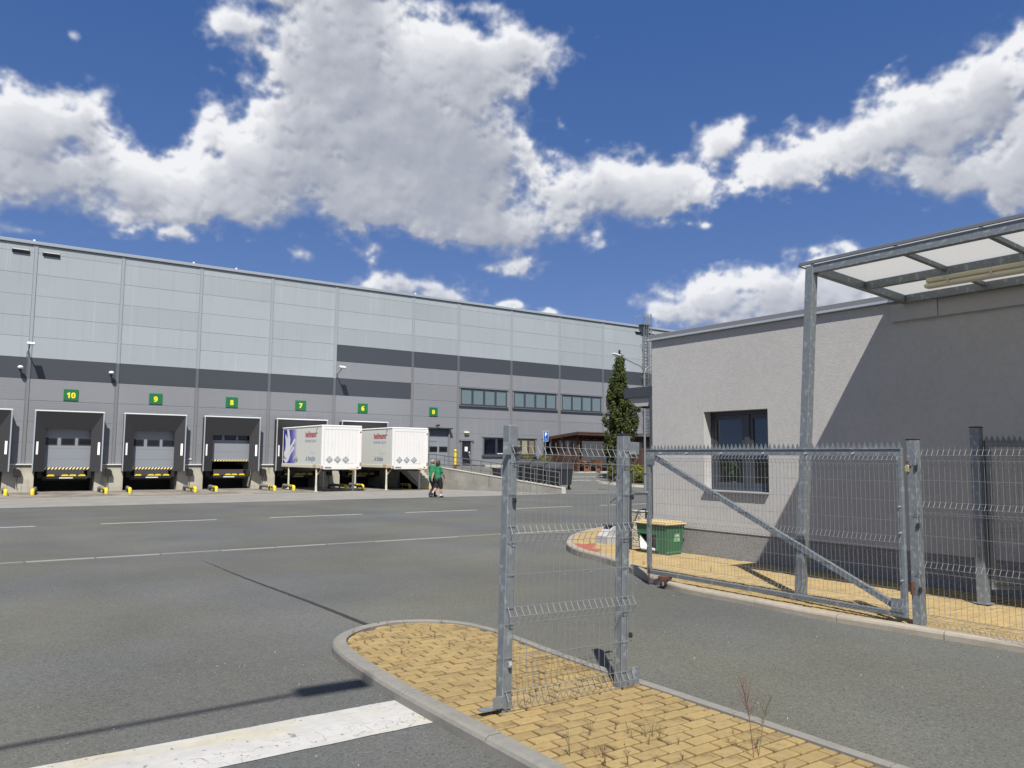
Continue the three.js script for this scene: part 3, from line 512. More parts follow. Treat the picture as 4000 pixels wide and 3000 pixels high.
// door B with its hood
{
  const d = sectionDoor('delivery_door', 'pale grey sectional door with wicket door below the letter B board', 30.18, 1.72, Y(-.72), Y(1.62), Y(.56), ZF + .04, [29.78, 30.62]);
  part(d, 'wicket_frame', join([span(29.42, 30.12, Y(1.20), Y(1.235), ZF + .042, ZF + .07), span(30.09, 30.125, Y(-.7), Y(1.2), ZF + .042, ZF + .07)]), M.alu);
  part(d, 'surround', join([span(29.24, 29.34, Y(-.72), Y(2.1), ZF + .002, ZF + .16), span(31.02, 31.14, Y(-.72), Y(2.1), ZF + .002, ZF + .16)]), M.trimGrey);
  part(d, 'lintel_panel', span(29.34, 31.02, Y(1.62), Y(2.08), ZF + .002, ZF + .06), M.trimDark);
  part(d, 'hood', rspan(29.2, 31.25, Y(2.10), Y(2.2), ZF, ZF + .4, .01), M.anthracite);
  const g = thing('number_board', 'green board with yellow letter B above the delivery door', 'sign', [0, 0, 0], 0, 'dock number boards');
  part(g, 'board', rbox(.72, .67, .03, 29.72, Y(3.4), ZF + .03, .006), M.boardGreen);
  const t = canvasTex(224, 224, (x, w, h) => { x.fillStyle = '#14663a'; x.fillRect(0, 0, w, h); x.fillStyle = x.strokeStyle = '#e6cf22'; x.lineWidth = 3; x.lineJoin = 'round'; x.font = '900 140px sans-serif'; x.textAlign = 'center'; x.textBaseline = 'middle'; x.fillText('B', w / 2, h / 2 + 8); x.strokeText('B', w / 2, h / 2 + 8); });
  part(g, 'numeral', printed([29.37, Y(3.4) + .325, ZF + .047], [.70, 0, 0], [0, -.65, 0]), std({ map: t, roughness: .5 }));
  const c = thing('door_camera', 'small black camera above the hood of the delivery door', 'camera');
  part(c, 'body', rod([29.95, Y(2.36), ZF + .3], [29.95, Y(2.36), ZF + .52], .08, 10), M.black); part(c, 'bracket', join([rod([29.95, Y(2.36), ZF], [29.95, Y(2.36), ZF + .3], .03, 6), rod([29.95, Y(2.2), ZF + .3], [29.95, Y(2.36), ZF + .35], .03, 6)]), M.black);
  const b = thing('bollard', 'yellow black banded bollard with rusty foot beside the delivery door', 'bollard', [30.3, UPG(-50.6), -50.6]);
  part(b, 'post', rod([0, .28, 0], [0, 1.30, 0], .10, 14), M.yellow); part(b, 'band', rod([0, 1.18, 0], [0, 1.24, 0], .103, 14), M.rubber); part(b, 'rusty_foot', rod([0, 0, 0], [0, .28, 0], .102, 14), M.rust); part(b, 'cap', new THREE.SphereGeometry(.10, 14, 6, 0, 7, 0, 1.57).translate(0, 1.30, 0), M.yellow);
}
// office door
{
  const d = thing('office_door', 'black glazed office door with a white notice in grey frame', 'door');
  part(d, 'frame', join([span(32.14, 32.27, Y(-.78), Y(1.33), ZF + .002, ZF + .09), span(33.1, 33.24, Y(-.78), Y(1.33), ZF + .002, ZF + .09), span(32.05, 33.33, Y(1.24), Y(1.36), ZF + .002, ZF + .13)]), M.trimGrey);
  part(d, 'leaf', span(32.27, 33.1, Y(-.74), Y(1.24), ZF + .002, ZF + .03), M.anthracite);
  part(d, 'pane', span(32.34, 33.03, Y(-.62), Y(1.16), ZF + .031, ZF + .037), M.darkRoomGlass);
  part(d, 'notice', span(32.55, 32.83, Y(.42), Y(.78), ZF + .038, ZF + .041), M.white); part(d, 'sticker', span(32.93, 33.02, Y(.28), Y(.40), ZF + .038, ZF + .041), M.white);
  part(d, 'handle', join([rod([32.98, Y(.02), ZF + .1], [32.9, Y(.16), ZF + .1], .03, 6), rod([33.02, Y(-.12), ZF + .08], [33.02, Y(.2), ZF + .08], .025, 6)]), M.alu);
  const l = thing('door_lamp', 'small cream wall lamp above the office door', 'lamp'); part(l, 'housing', rbox(.42, .12, .16, 32.68, Y(1.90), ZF + .09, .03), std({ color: paint(.75, .72, .48), roughness: .5 })); part(l, 'base', rbox(.36, .10, .12, 32.68, Y(1.78), ZF + .06, .01), M.trimGrey);
}
// windows: frame, sashes, glass, blind
function officeWindow(label, x0, x1, y0, y1, n, blind, opts = {}) {
  const w = thing('office_window', label, 'window', [0, 0, 0], 0, opts.group), pw = (x1 - x0) / n;
  part(w, 'surround', join([span(x0 - .16, x1 + .16, y1 + .03, y1 + .12, ZF + .002, ZF + .10), span(x0 - .12, x0 - .01, y0, y1 + .03, ZF + .002, ZF + .06), span(x1 + .01, x1 + .12, y0, y1 + .03, ZF + .002, ZF + .06)]), M.trimGrey);
  part(w, 'sill', span(x0 - .16, x1 + .16, y0 - .11, y0 - .05, ZF + .002, ZF + .13), M.trimDark);
  const bars = [span(x0 - .01, x1 + .01, y0 - .05, y0 + .08, ZF + .002, ZF + .05), span(x0 - .01, x1 + .01, y1 - .08, y1 + .03, ZF + .002, ZF + .05)];
  for (let k = 0; k <= n; k++) bars.push(span(x0 + k * pw - (k ? .09 : 0), x0 + k * pw + (k < n ? .09 : 0), y0 + .08, y1 - .08, ZF + .002, ZF + .05));
  part(w, 'frame', join(bars), M.anthracite);
  for (let k = 0; k < n; k++) {
    const a = x0 + k * pw + .09, b = x0 + (k + 1) * pw - .09, m = typeof blind === 'function' ? blind(k) : blind;
    if (m) part(w, 'blind', span(a, b, y0 + .08, y1 - .08, ZF + .002, ZF + .012), m); part(w, 'pane', span(a, b, y0 + .08, y1 - .08, ZF + .030, ZF + .036), M.glass);
  }
  if (opts.light) part(w, 'inner_sill', span(x0 + (x1 - x0) * .5, x1 - .1, y0 + .09, y0 + .15, ZF + .037, ZF + .045), M.white);
}
officeWindow('four pane upper window with pale blinds, nearest to the docks', 32.12, 36.5, Y(4.06), Y(5.35), 4, M.blind, { group: 'upper office windows' });
officeWindow('four pane upper window with pale blinds, second from the docks', 37.2, 41.6, Y(4.06), Y(5.36), 4, M.blind, { group: 'upper office windows' });
officeWindow('four pane upper window with pale blinds just left of the tall tree', 42.22, 46.66, Y(4.02), Y(5.35), 4, M.blind, { group: 'upper office windows' });
officeWindow('upper window half hidden behind the columnar tree', 47.4, 51.0, Y(4.02), Y(5.35), 4, M.blind, { group: 'upper office windows' });
const tan = std({ color: paint(.42, .29, .14), roughness: .9 }), cream = std({ color: paint(.62, .52, .34), roughness: .9 });
officeWindow('dark lower window beside the office door', 34.3, 36.75, Y(.16), Y(1.52), 2, null, { light: true, group: 'lower office windows' });
officeWindow('lower window with brown paper blinds behind the fence post', 37.25, 39.4, Y(.16), Y(1.5), 3, (k) => (k === 1 ? cream : tan), { group: 'lower office windows' });
officeWindow('dark lower window left of the timber pavilion', 40.25, 41.95, Y(.16), Y(1.5), 2, null, { group: 'lower office windows' });
// louvres, lamps, cameras on the wall
for (const [x0, x1, label] of [[2.0, 2.85, 'dark roof louvre at the picture edge, left of the joint'], [3.52, 4.38, 'dark roof louvre right of the joint above dock ten'], [50.9, 51.6, 'small louvre under the coping left of the roof ladder'], [52.65, 53.4, 'small louvre under the coping right of the roof ladder']]) {
  const l = thing('wall_louvre', label, 'louvre', [0, 0, 0], 0, 'wall louvres');
  for (let k = 0; k < 3; k++) part(l, 'slat', quads([[[x0, Y(11.53 + k * .07), ZF + .10], [x1, Y(11.53 + k * .07), ZF + .10], [x1, Y(11.60 + k * .07), ZF + .01], [x0, Y(11.60 + k * .07), ZF + .01]]]), k === 2 ? M.alu : M.darkSteel);
  part(l, 'back_plate', span(x0 - .02, x1 + .02, Y(11.49), Y(11.74), ZF + .001, ZF + .008), M.darkSteel);
}
for (const [x, label] of [[3.1, 'white floodlight on a bracket beside dock ten'], [21.85, 'white floodlight on a bracket above dock six']]) {
  const l = thing('floodlight', label, 'floodlight', [0, 0, 0], 0, 'wall floodlights');
  part(l, 'bracket', join([rod([x, Y(5.72), ZF], [x, Y(5.98), ZF + .75], .03, 8), rod([x, Y(5.98), ZF + .75], [x, Y(6.14), ZF + .8], .035, 8), rbox(.16, .3, .05, x, Y(5.7), ZF + .03, .01)]), M.trimGrey);
  const h = part(l, 'lamp_head', rbox(.38, .10, .40, 0, 0, 0, .035, 2).rotateX(.28).translate(x + .06, Y(6.2), ZF + .92), M.white); part(h, 'lens', rbox(.32, .03, .34, 0, -.06, 0, .01, 1).rotateX(.28).translate(x + .06, Y(6.2), ZF + .92), M.darkSteel);
}
for (const [x, label] of [[2.73, 'white dome camera left of the joint by dock ten'], [7.39, 'white dome camera between docks ten and nine']]) {
  const l = thing('dome_camera', label, 'camera', [0, 0, 0], 0, 'dome cameras');
  part(l, 'housing', join([new THREE.SphereGeometry(.13, 14, 10).scale(1.1, .8, 1.2).translate(x + .03, Y(4.86), ZF + .34), rod([x, Y(4.84), ZF], [x, Y(4.86), ZF + .34], .05, 8)]), M.white);
  part(l, 'dome', new THREE.SphereGeometry(.09, 12, 8).translate(x + .03, Y(4.77), ZF + .34), M.black);
}
single('wall_notice', span(12.05, 12.3, Y(-.32), Y(-.24), ZF + .03, ZF + .04), std({ color: paint(.75, .55, .5), roughness: .6 }), 'small pinkish notice plate on the wall between docks nine and eight', 'notice');
// roof ladder with cage
{
  const l = thing('roof_ladder', 'tall galvanised roof ladder with safety cage rising above the warehouse edge', 'ladder'), x0 = 51.55, x1 = 52.15, z = -52.55, r = .035;
  for (const x of [x0, x1]) part(l, 'stile', rod([x, Y(-.5), z], [x, Y(13.2), z], r, 6), M.galvDull);
  const rungs = []; for (let y = -.4; y < 12.2; y += .3) rungs.push(rod([x0, Y(y), z], [x1, Y(y), z], .02, 5)); part(l, 'rungs', join(rungs), M.galvDull);
  const hoop = (y) => poly(Array.from({ length: 9 }, (_, i) => { const a = Math.PI * i / 8; return [51.85 - .45 * Math.cos(a), Y(y), z + .55 * Math.sin(a) + .0]; }), .022, 5);
  for (let y = 2.2; y < 12.3; y += 1.45) part(l, 'cage_hoop', hoop(y), M.galvDull);
  for (let i = 1; i < 8; i++) { const a = Math.PI * i / 8; part(l, 'cage_bar', rod([51.85 - .45 * Math.cos(a), Y(i === 4 ? 2.2 : 2.2), z + .55 * Math.sin(a)], [51.85 - .45 * Math.cos(a), Y(13.25), z + .55 * Math.sin(a)], .016, 5), M.galvDull); }
  part(l, 'top_rail', join([hoop(13.25), rod([x0 - .1, Y(13.2), z], [50.95, Y(13.05), ZF - .1], .03, 6), rod([50.95, Y(12.2), ZF - .1], [50.95, Y(13.05), ZF - .1], .03, 6), rod([x1, Y(13.2), z], [52.5, Y(13.2), ZF - .4], .03, 6), rod([52.5, Y(12.2), ZF - .4], [52.5, Y(13.2), ZF - .4], .03, 6)]), M.galvDull);
  part(l, 'platform', span(51.2, 52.5, Y(12.30), Y(12.34), -53.3, -52.4), M.galvDull);
  for (const y of [1.5, 4.5, 7.5, 10.5]) part(l, 'wall_bracket', join([rod([x0, Y(y), z], [x0, Y(y), ZF], .02, 5), rod([x1, Y(y), z], [x1, Y(y), ZF], .02, 5)]), M.galvDull);
}
// ================================================================ ramp, stairs, railing
{
  const w = thing('ramp_wall', 'stained concrete ramp wall with a pale sloping top edge', 'wall'), X0 = 26.8, X1 = 27.05;
  const topAt = (z) => Y(z > -47.7 ? -1.637 - (z + 33.64) * .0686 : -.673), zs = [-33.64, -35.6, -37.6, -39.6, -41.6, -43.6, -45.6, -47.7, -50.3, -53];
  for (let i = 0; i + 1 < zs.length; i++) {
    const a = zs[i] - .004, b = zs[i + 1] + .004, ya = topAt(a), yb = topAt(b), ga = G(a) - .3, gb = G(b) - .3;
    const face = (x) => [[x, ga, a], [x, gb, b], [x, yb, b], [x, ya, a]];
    part(w, 'wall_section', quads([face(X0).reverse(), face(X1), [[X0, ga, a], [X1, ga, a], [X1, ya, a], [X0, ya, a]], [[X0, gb, b], [X0, yb, b], [X1, yb, b], [X1, gb, b]], [[X0, ya, a], [X1, ya, a], [X1, yb, b], [X0, yb, b]]]), M.concWall);
    part(w, 'coping', bar([26.925, ya + .012, a], [26.925, yb + .012, b], .29, .05, .006), M.capConc);
  }
  part(w, 'end_face', rspan(X0 - .01, X1 + .01, G(-33.6) - .3, topAt(-33.64) + .02, -33.64, -33.58, .01), M.capConc);
  const r = thing('ramp_railing', 'galvanised pipe railing on top of the concrete ramp wall', 'railing');
  const rt = (z) => topAt(z) + .80, zr = [-34.0, -47.6, -52.6];
  for (const [h, rad] of [[.82, .03], [.52, .018], [.24, .018]]) part(r, 'rail', join([rod([26.95, topAt(zr[0]) + h, zr[0]], [26.95, topAt(zr[1]) + h, zr[1]], rad, 8), rod([26.95, topAt(zr[1]) + h, zr[1]], [26.95, topAt(zr[2]) + h, zr[2]], rad, 8)]), M.railSteel);
  for (let z = -34.01; z > -52.8; z -= 1.125) part(r, 'post', rod([26.95, topAt(z), z], [26.95, topAt(z) + .82, z], .025, 8), M.railSteel); void rt;
  part(r, 'rail_cross', join([.1, .38, .66, .82].map((h) => rod([26.95, Y(-.67) + h, -49.2], [26.0, Y(-.67) + h, -49.2], .018, 6))), M.railSteel);
  const s = thing('stair', 'concrete steps with a yellow edge beside the ramp wall', 'stairs');
  for (let k = 0; k < 8; k++) { const y = G(-48) + (k + 1) * .178, z = -47.0 - k * .30; part(s, 'step', rspan(25.55, 26.75, G(-50) - .2, y, -50.2, z, .008), M.capConc); }
  part(s, 'yellow_edge', span(25.56, 26.74, G(-48) + .184, G(-48) + .192, -47.08, -47.0), M.yellow); part(s, 'yellow_front', span(25.56, 26.74, G(-48) + .10, G(-48) + .17, -47.0, -46.994), M.yellow);
  part(s, 'landing', span(25.3, 26.8, G(-50) - .2, Y(-.72), -53, -50.2), M.concWall);
  part(s, 'stringer', quads([[[25.5, G(-48), -46.8], [25.5, G(-48) + .25, -46.8], [25.5, Y(-.55), -49.6], [25.5, Y(-1.0), -49.9]], [[25.38, G(-48), -46.8], [25.5, G(-48), -46.8], [25.5, G(-48) + .25, -46.8], [25.38, G(-48) + .25, -46.8]], [[25.38, G(-48) + .25, -46.8], [25.5, G(-48) + .25, -46.8], [25.5, Y(-.55), -49.6], [25.38, Y(-.55), -49.6]], [[25.38, G(-48), -46.8], [25.38, G(-48) + .25, -46.8], [25.38, Y(-.55), -49.6], [25.38, Y(-1.0), -49.9]]]), M.capConc);
  const kb = thing('planter_kerb', 'low white kerb wall along the foot of the office wall', 'kerb');
  for (let x = 33.4; x < 44; x += 1) part(kb, 'kerb_stone', rspan(x, x + .985, UPG(-51.2) - .1, UPG(-51.2) + .2, -51.4, -51.2, .015), M.capConc);
}
// ================================================================ swap containers
const tBody = tex(512, 512, (u, v, x, y) => { const s = tn(u, v, 120, 4, 301), a = tfbm(u, v, 5, 4, 303), d = sstep(.66, .9, s) * sstep(.4, .8, a); const k = .64 * (1 - .2 * d) + .03 * (a - .5); return [k, k * .995, k * (.965 - .05 * d)]; }, [3, 3]);
M.body = std({ map: tBody, roughness: .42 }); M.legWhite = std({ color: paint(.52, .50, .41), roughness: .6 }); M.placard = std({ color: paint(.28, .30, .32), roughness: .35, metalness: .5 });
function sidePrint(city, art) {
  return canvasTex(1430, 480, (x, w, h) => {
    x.fillStyle = '#c6c8c4'; x.fillRect(0, 0, w, h);
    const r = rng(art ? 5 : 6); for (let i = 0; i < 260; i++) { x.fillStyle = `rgba(${r() < .5 ? '120,118,105' : '240,240,236'},${.05 * r()})`; x.fillRect(r() * w, r() * h * .6, 1 + r() * 5, h * (.2 + r() * .8)); }
    x.fillStyle = 'rgba(120,120,116,.55)'; for (let i = 0; i < 13; i++) x.fillRect(120 + i * 102, 0, 2, h);
    if (art) {
      const g = x.createLinearGradient(30, 0, 560, 0); g.addColorStop(0, '#1c2378'); g.addColorStop(.45, '#2f3690'); g.addColorStop(.75, '#7d76b4'); g.addColorStop(1, '#c6c8c4'); x.fillStyle = g; x.fillRect(24, 8, 536, h - 16);
      x.fillStyle = '#cdd0d2'; x.beginPath(); // a leaping white figure
      x.moveTo(150, 8); x.lineTo(235, 8); x.quadraticCurveTo(265, 90, 300, 140); x.quadraticCurveTo(280, 220, 300, 235); x.quadraticCurveTo(370, 200, 440, 135); x.lineTo(505, 150); x.lineTo(470, 185); x.quadraticCurveTo(330, 260, 285, 330); x.quadraticCurveTo(350, 280, 410, 240); x.lineTo(465, 255); x.lineTo(430, 290); x.quadraticCurveTo(310, 340, 265, 410); x.quadraticCurveTo(200, 475, 120, 465); x.quadraticCurveTo(60, 440, 36, 410); x.lineTo(70, 395); x.quadraticCurveTo(110, 430, 150, 400); x.quadraticCurveTo(60, 400, 55, 340); x.quadraticCurveTo(60, 300, 95, 300); x.quadraticCurveTo(130, 230, 95, 130); x.quadraticCurveTo(80, 90, 95, 60); x.lineTo(175, 130); x.quadraticCurveTo(180, 60, 150, 8); x.fill();
    }
    x.save(); x.fillStyle = '#b3182a'; x.strokeStyle = '#7d0f20'; x.lineWidth = 3; x.font = '900 96px sans-serif'; x.translate(860, 126); x.scale(.92, 1.0); const tw = x.measureText('hellmann').width; x.scale(390 / tw / .92, 1); x.fillText('hellmann', 0, 0); x.strokeText('hellmann', 0, 0); x.restore();
    x.save(); x.strokeStyle = '#1d2a63'; x.lineWidth = 11; x.beginPath(); x.ellipse(1272, 50, 20, 34, .15, .6, 5.4); x.stroke(); x.restore();
    x.fillStyle = '#31476f'; x.save(); x.font = '54px sans-serif'; x.translate(855, 192); x.scale(400 / x.measureText('Worldwide Logistics').width, 1); x.fillText('Worldwide Logistics', 0, 0); x.restore();
    x.strokeStyle = 'rgba(90,100,115,.8)'; x.lineWidth = 3; x.beginPath(); x.moveTo(1040, 262); x.lineTo(1062, 322); x.lineTo(1230, 318); x.moveTo(1062, 322); x.lineTo(1090, 345); x.lineTo(1230, 342); x.stroke();
    x.fillStyle = '#234a78'; x.save(); x.font = 'bold 84px sans-serif'; const s = 'in ' + city; x.translate(900, 432); x.scale(330 / x.measureText(s).width * (city.length > 6 ? 1 : .82), 1); x.fillText(s, 0, 0); x.restore(); x.fillStyle = '#5d6a80'; for (let i = 0; i < 3; i++) x.fillRect(830 + i * 20, 422, 10, 8);
  });
}
function placard(parent, cx, cy, a, axis) {           // diamond holder frame, axis 'z' faces +z, 'x' faces -x
  const s = .21, d = [[0, s], [s, 0], [0, -s], [-s, 0]];
  const g = prism(d, .012, .004), f = prism(d.map(([p, q]) => [p * .82, q * .82]), .006);
  const put = (q, o) => (axis === 'z' ? q.translate(cx, cy, a + o) : q.rotateY(-Math.PI / 2).translate(a - o, cy, cx));
  const h = part(parent, 'placard_holder', put(g, .008), M.placard); part(h, 'placard_face', put(f, .024), std({ color: paint(.34, .37, .39), roughness: .4 }));
}
function container(label, x0, zf, city, art, code) {
  const c = thing('swap_container', label, 'container', [0, 0, 0], 0, 'swap containers at the docks'), x1 = x0 + 2.55, zb = zf - 7.05, yt = Y(1.84), yb = Y(-.80), ys = Y(-.55);
  part(c, 'box_body', rspan(x0 + .03, x1 - .03, yb + .12, yt - .04, zb, zf - .03, .02), M.body);
  part(c, 'roof_cap', rspan(x0 - .01, x1 + .01, yt - .10, yt, zb - .01, zf + .01, .05), M.white);
  const side = part(c, 'side_panel', printed([x0 + .02, yt - .12, zb + .1], [0, 0, 6.82], [0, -(yt - .12 - ys), 0]), std({ map: sidePrint(city, art), roughness: .45 }));
  void side;
  part(c, 'bottom_rail', rspan(x0, x0 + .14, yb + .05, ys, zb, zf - .12, .015), M.legWhite);
  for (const x of [x0 + .07, x1 - .09]) part(c, 'corner_post', rspan(x - .09, x + .09, yb, yt - .10, zf - .12, zf + .012, .02), M.body);
  for (let k = 0; k < 10; k++) part(c, 'end_board', rspan(x0 + .17 + k * .2215, x0 + .386 + k * .2215, ys + .02, yt - .28, zf - .03, zf - .004, .004), M.body);
  part(c, 'top_rail', rspan(x0 + .16, x1 - .18, yt - .27, yt - .10, zf - .05, zf + .004, .01), M.body);
  part(c, 'bumper_beam', rspan(x0 + .16, x1 - .18, yb - .02, ys + .01, zf - .06, zf + .02, .02), M.body);
  for (let k = 0; k < 3; k++) placard(c, x0 + .48 + k * .52, ys + .33, zf - .004, 'z');
  for (const z of art ? [zb + 2.35, zb + 2.78] : [zb + .55]) placard(c, z, ys + .34, x0 + .02, 'x');
  const t = canvasTex(512, 64, (x, w, h) => { x.fillStyle = '#cfcfc8'; x.fillRect(0, 0, w, h); x.fillStyle = '#3a3a3c'; x.font = '52px sans-serif'; x.fillText(code, 6, 50); });
  part(c, 'code_lettering', printed([x1 - .98, ys + .13, zf - .001], [.80, 0, 0], [0, -.13, 0]), std({ map: t, roughness: .5 }));
  part(c, 'side_code', printed([x0 - .003, yb + .22, zf - 1.95], [0, 0, .55], [0, -.11, 0]), std({ map: t, roughness: .5 }));
  part(c, 'ochre_mark', join([span(x0 - .012, x0 - .004, yb + .06, yb + .26, zf - 1.35, zf - .85), span(x1 - .75, x1 - .42, yb - .05, yb + .04, zf + .02, zf + .03)]), std({ color: paint(.50, .32, .07), roughness: .7 }));
  part(c, 'grey_plate', join([span(x0 + .2, x0 + .62, yb + .04, yb + .14, zf + .02, zf + .026), span(x1 - .32, x1 - .2, yb + .05, yb + .13, zf + .02, zf + .026)]), M.placard);
  part(c, 'rusty_corner', join([rspan(x0 - .015, x0 + .10, yb - .0, yb + .2, zf - .14, zf + .02, .01), rspan(x1 - .12, x1 + .012, yb + .18, yb + .4, zf - .10, zf + .018, .01)]), std({ color: paint(.30, .20, .12), roughness: .85 }));
  part(c, 'underframe', join([span(x0 + .5, x0 + .7, yb - .14, yb + .12, zb, zf - .3), span(x1 - .7, x1 - .5, yb - .14, yb + .12, zb, zf - .3), span(x0 + .1, x1 - .1, yb - .06, yb + .1, zf - .5, zf - .35), span(x0 + .1, x1 - .1, yb - .06, yb + .1, zb + 1.3, zb + 1.5)]), M.darkSteel);
  part(c, 'tail_lamp', rbox(.10, .07, .03, x1 - .09, yt - .38, zf + .02, .01), std({ color: paint(.35, .02, .02), roughness: .3 }));
  for (const [x, s] of [[x0 + .08, 1], [x1 - .10, -1]]) for (const z of [zf - .95, zb + 1.25]) {
    const g = G(z) + .004, lean = z > -50 ? .0 : 0;
    const leg = part(c, 'support_leg', join([rod([x + lean, g + .32, z], [x, yb + .08, z], .062, 8), rod([x, g, z], [x, g + .34, z], .075, 8), rbox(.2, .03, .2, x, g + .015, z, .005, 1)]), M.legWhite);
    part(leg, 'brace', bar([x + s * .02, g + .95, z], [x + s * .12, yb - .02, z + .42 * (z > -50 ? 1 : -1)], .05, .05), M.legWhite);
  }
}
container('white swap container with blue figure artwork standing on legs at dock seven', 17.88, -45.3, 'Shanghai', true, 'AXID 211643');
container('plain white swap container on legs at dock six, without blue artwork', 22.69, -45.62, 'Dubai', false, 'AXID 211642');

// ================================================================ waste containers, bins
function wasteContainer(label, x, z) {
  const y = UPG(z), c = thing('waste_container', label, 'waste container', [x, y, z], 0, 'black wheeled waste containers');
  const w = .68, d0 = .42, d1 = .50;
  const lo = [[-d0, .24, -w + .06], [d0, .24, -w + .06], [d0, .24, w - .06], [-d0, .24, w - .06]], hi = [[-d1, 1.12, -w], [d1, 1.12, -w], [d1, 1.12, w], [-d1, 1.12, w]], q = [lo.slice().reverse()];
  for (let i = 0; i < 4; i++) { const n = (i + 1) % 4; q.push([lo[n], lo[i], hi[i], hi[n]]); }
  part(c, 'tub', quads(q), M.blackPlastic); part(c, 'rim', rbox(1.08, .07, 1.40, 0, 1.13, 0, .02), M.blackPlastic);
  const lid = new THREE.CylinderGeometry(.53, .53, 1.36, 20, 1, false, 0, Math.PI).rotateX(Math.PI / 2).rotateZ(Math.PI / 2); lid.scale(1, .66, 1); lid.rotateZ(-Math.PI / 2 * 0);
  part(c, 'lid', uvm(lid.rotateY(0)).translate(0, 1.15, 0), M.binLid ||= std({ color: paint(.05, .052, .056), roughness: .42 }));
  for (const s of [-1, 1]) part(c, 'rib', rbox(.06, .82, .05, -.47, .70, s * .3, .01).rotateZ(.06), M.blackPlastic);
  for (const [a, b] of [[-.34, -.5], [.34, -.5], [-.34, .5], [.34, .5]]) { const k = part(c, 'wheel', uvm(new THREE.CylinderGeometry(.1, .1, .05, 14).rotateZ(Math.PI / 2).translate(a, .1, b)), M.rubber); part(k, 'fork', rspan(a - .04, a + .04, .1, .26, b - .03, b + .03, .005), M.darkSteel); }
}
['black wheeled waste container with domed lid at the low end of the ramp', 'second black waste container from the low ramp end', 'third black waste container from the low ramp end', 'black waste container farthest up the ramp, mostly behind the post'].forEach((l, i) => wasteContainer(l, 28.48, -36.0 - i * 1.44));
{
  const b = thing('waste_tub', 'small black open tub standing alone on the ramp', 'bin', [29.1, UPG(-43.3), -43.3]);
  part(b, 'tub', uvm(toCreasedNormals(new THREE.LatheGeometry([[0, 0], [.24, 0], [.31, .60], [.29, .60], [.225, .03], [0, .03]].map((p) => new THREE.Vector2(...p)), 20), .6)), M.blackPlastic);
  part(b, 'rim', uvm(new THREE.TorusGeometry(.315, .025, 6, 24).rotateX(Math.PI / 2).translate(0, .61, 0)), M.blackPlastic);
}
// ================================================================ timber pavilion
function lattice(x0, x1, y0, y1, depth, spacing = .17, w = .042) {   // crossed laths clipped to a rectangle, in x-y
  const out = [];
  for (const s of [1, -1]) for (let k = -60; k < 120; k++) {
    const c = k * spacing, pts = [];                  // line: s * (x - x0) + ... = c
    const yAt = (x) => y0 + s * (x - x0) + c - (s < 0 ? 0 : (x1 - x0)), xa = [], chk = (x, y) => { if (x >= x0 - 1e-6 && x <= x1 + 1e-6 && y >= y0 - 1e-6 && y <= y1 + 1e-6) xa.push([x, y]); };
    chk(x0, yAt(x0)); chk(x1, yAt(x1)); const xFor = (y) => x0 + s * (y - y0 - c + (s < 0 ? 0 : (x1 - x0))); chk(xFor(y0), y0); chk(xFor(y1), y1); void pts;
    if (xa.length < 2) continue; const a = xa[0]; let b = xa[0], m = 0; for (const q of xa) { const l = Math.hypot(q[0] - a[0], q[1] - a[1]); if (l > m) { m = l; b = q; } } if (m < .08) continue;
    const g = new THREE.BoxGeometry(m, w, depth).rotateZ(Math.atan2(b[1] - a[1], b[0] - a[0])).translate((a[0] + b[0]) / 2, (a[1] + b[1]) / 2, s * depth * .5); out.push(uvm(g));
  }
  return join(out);
}
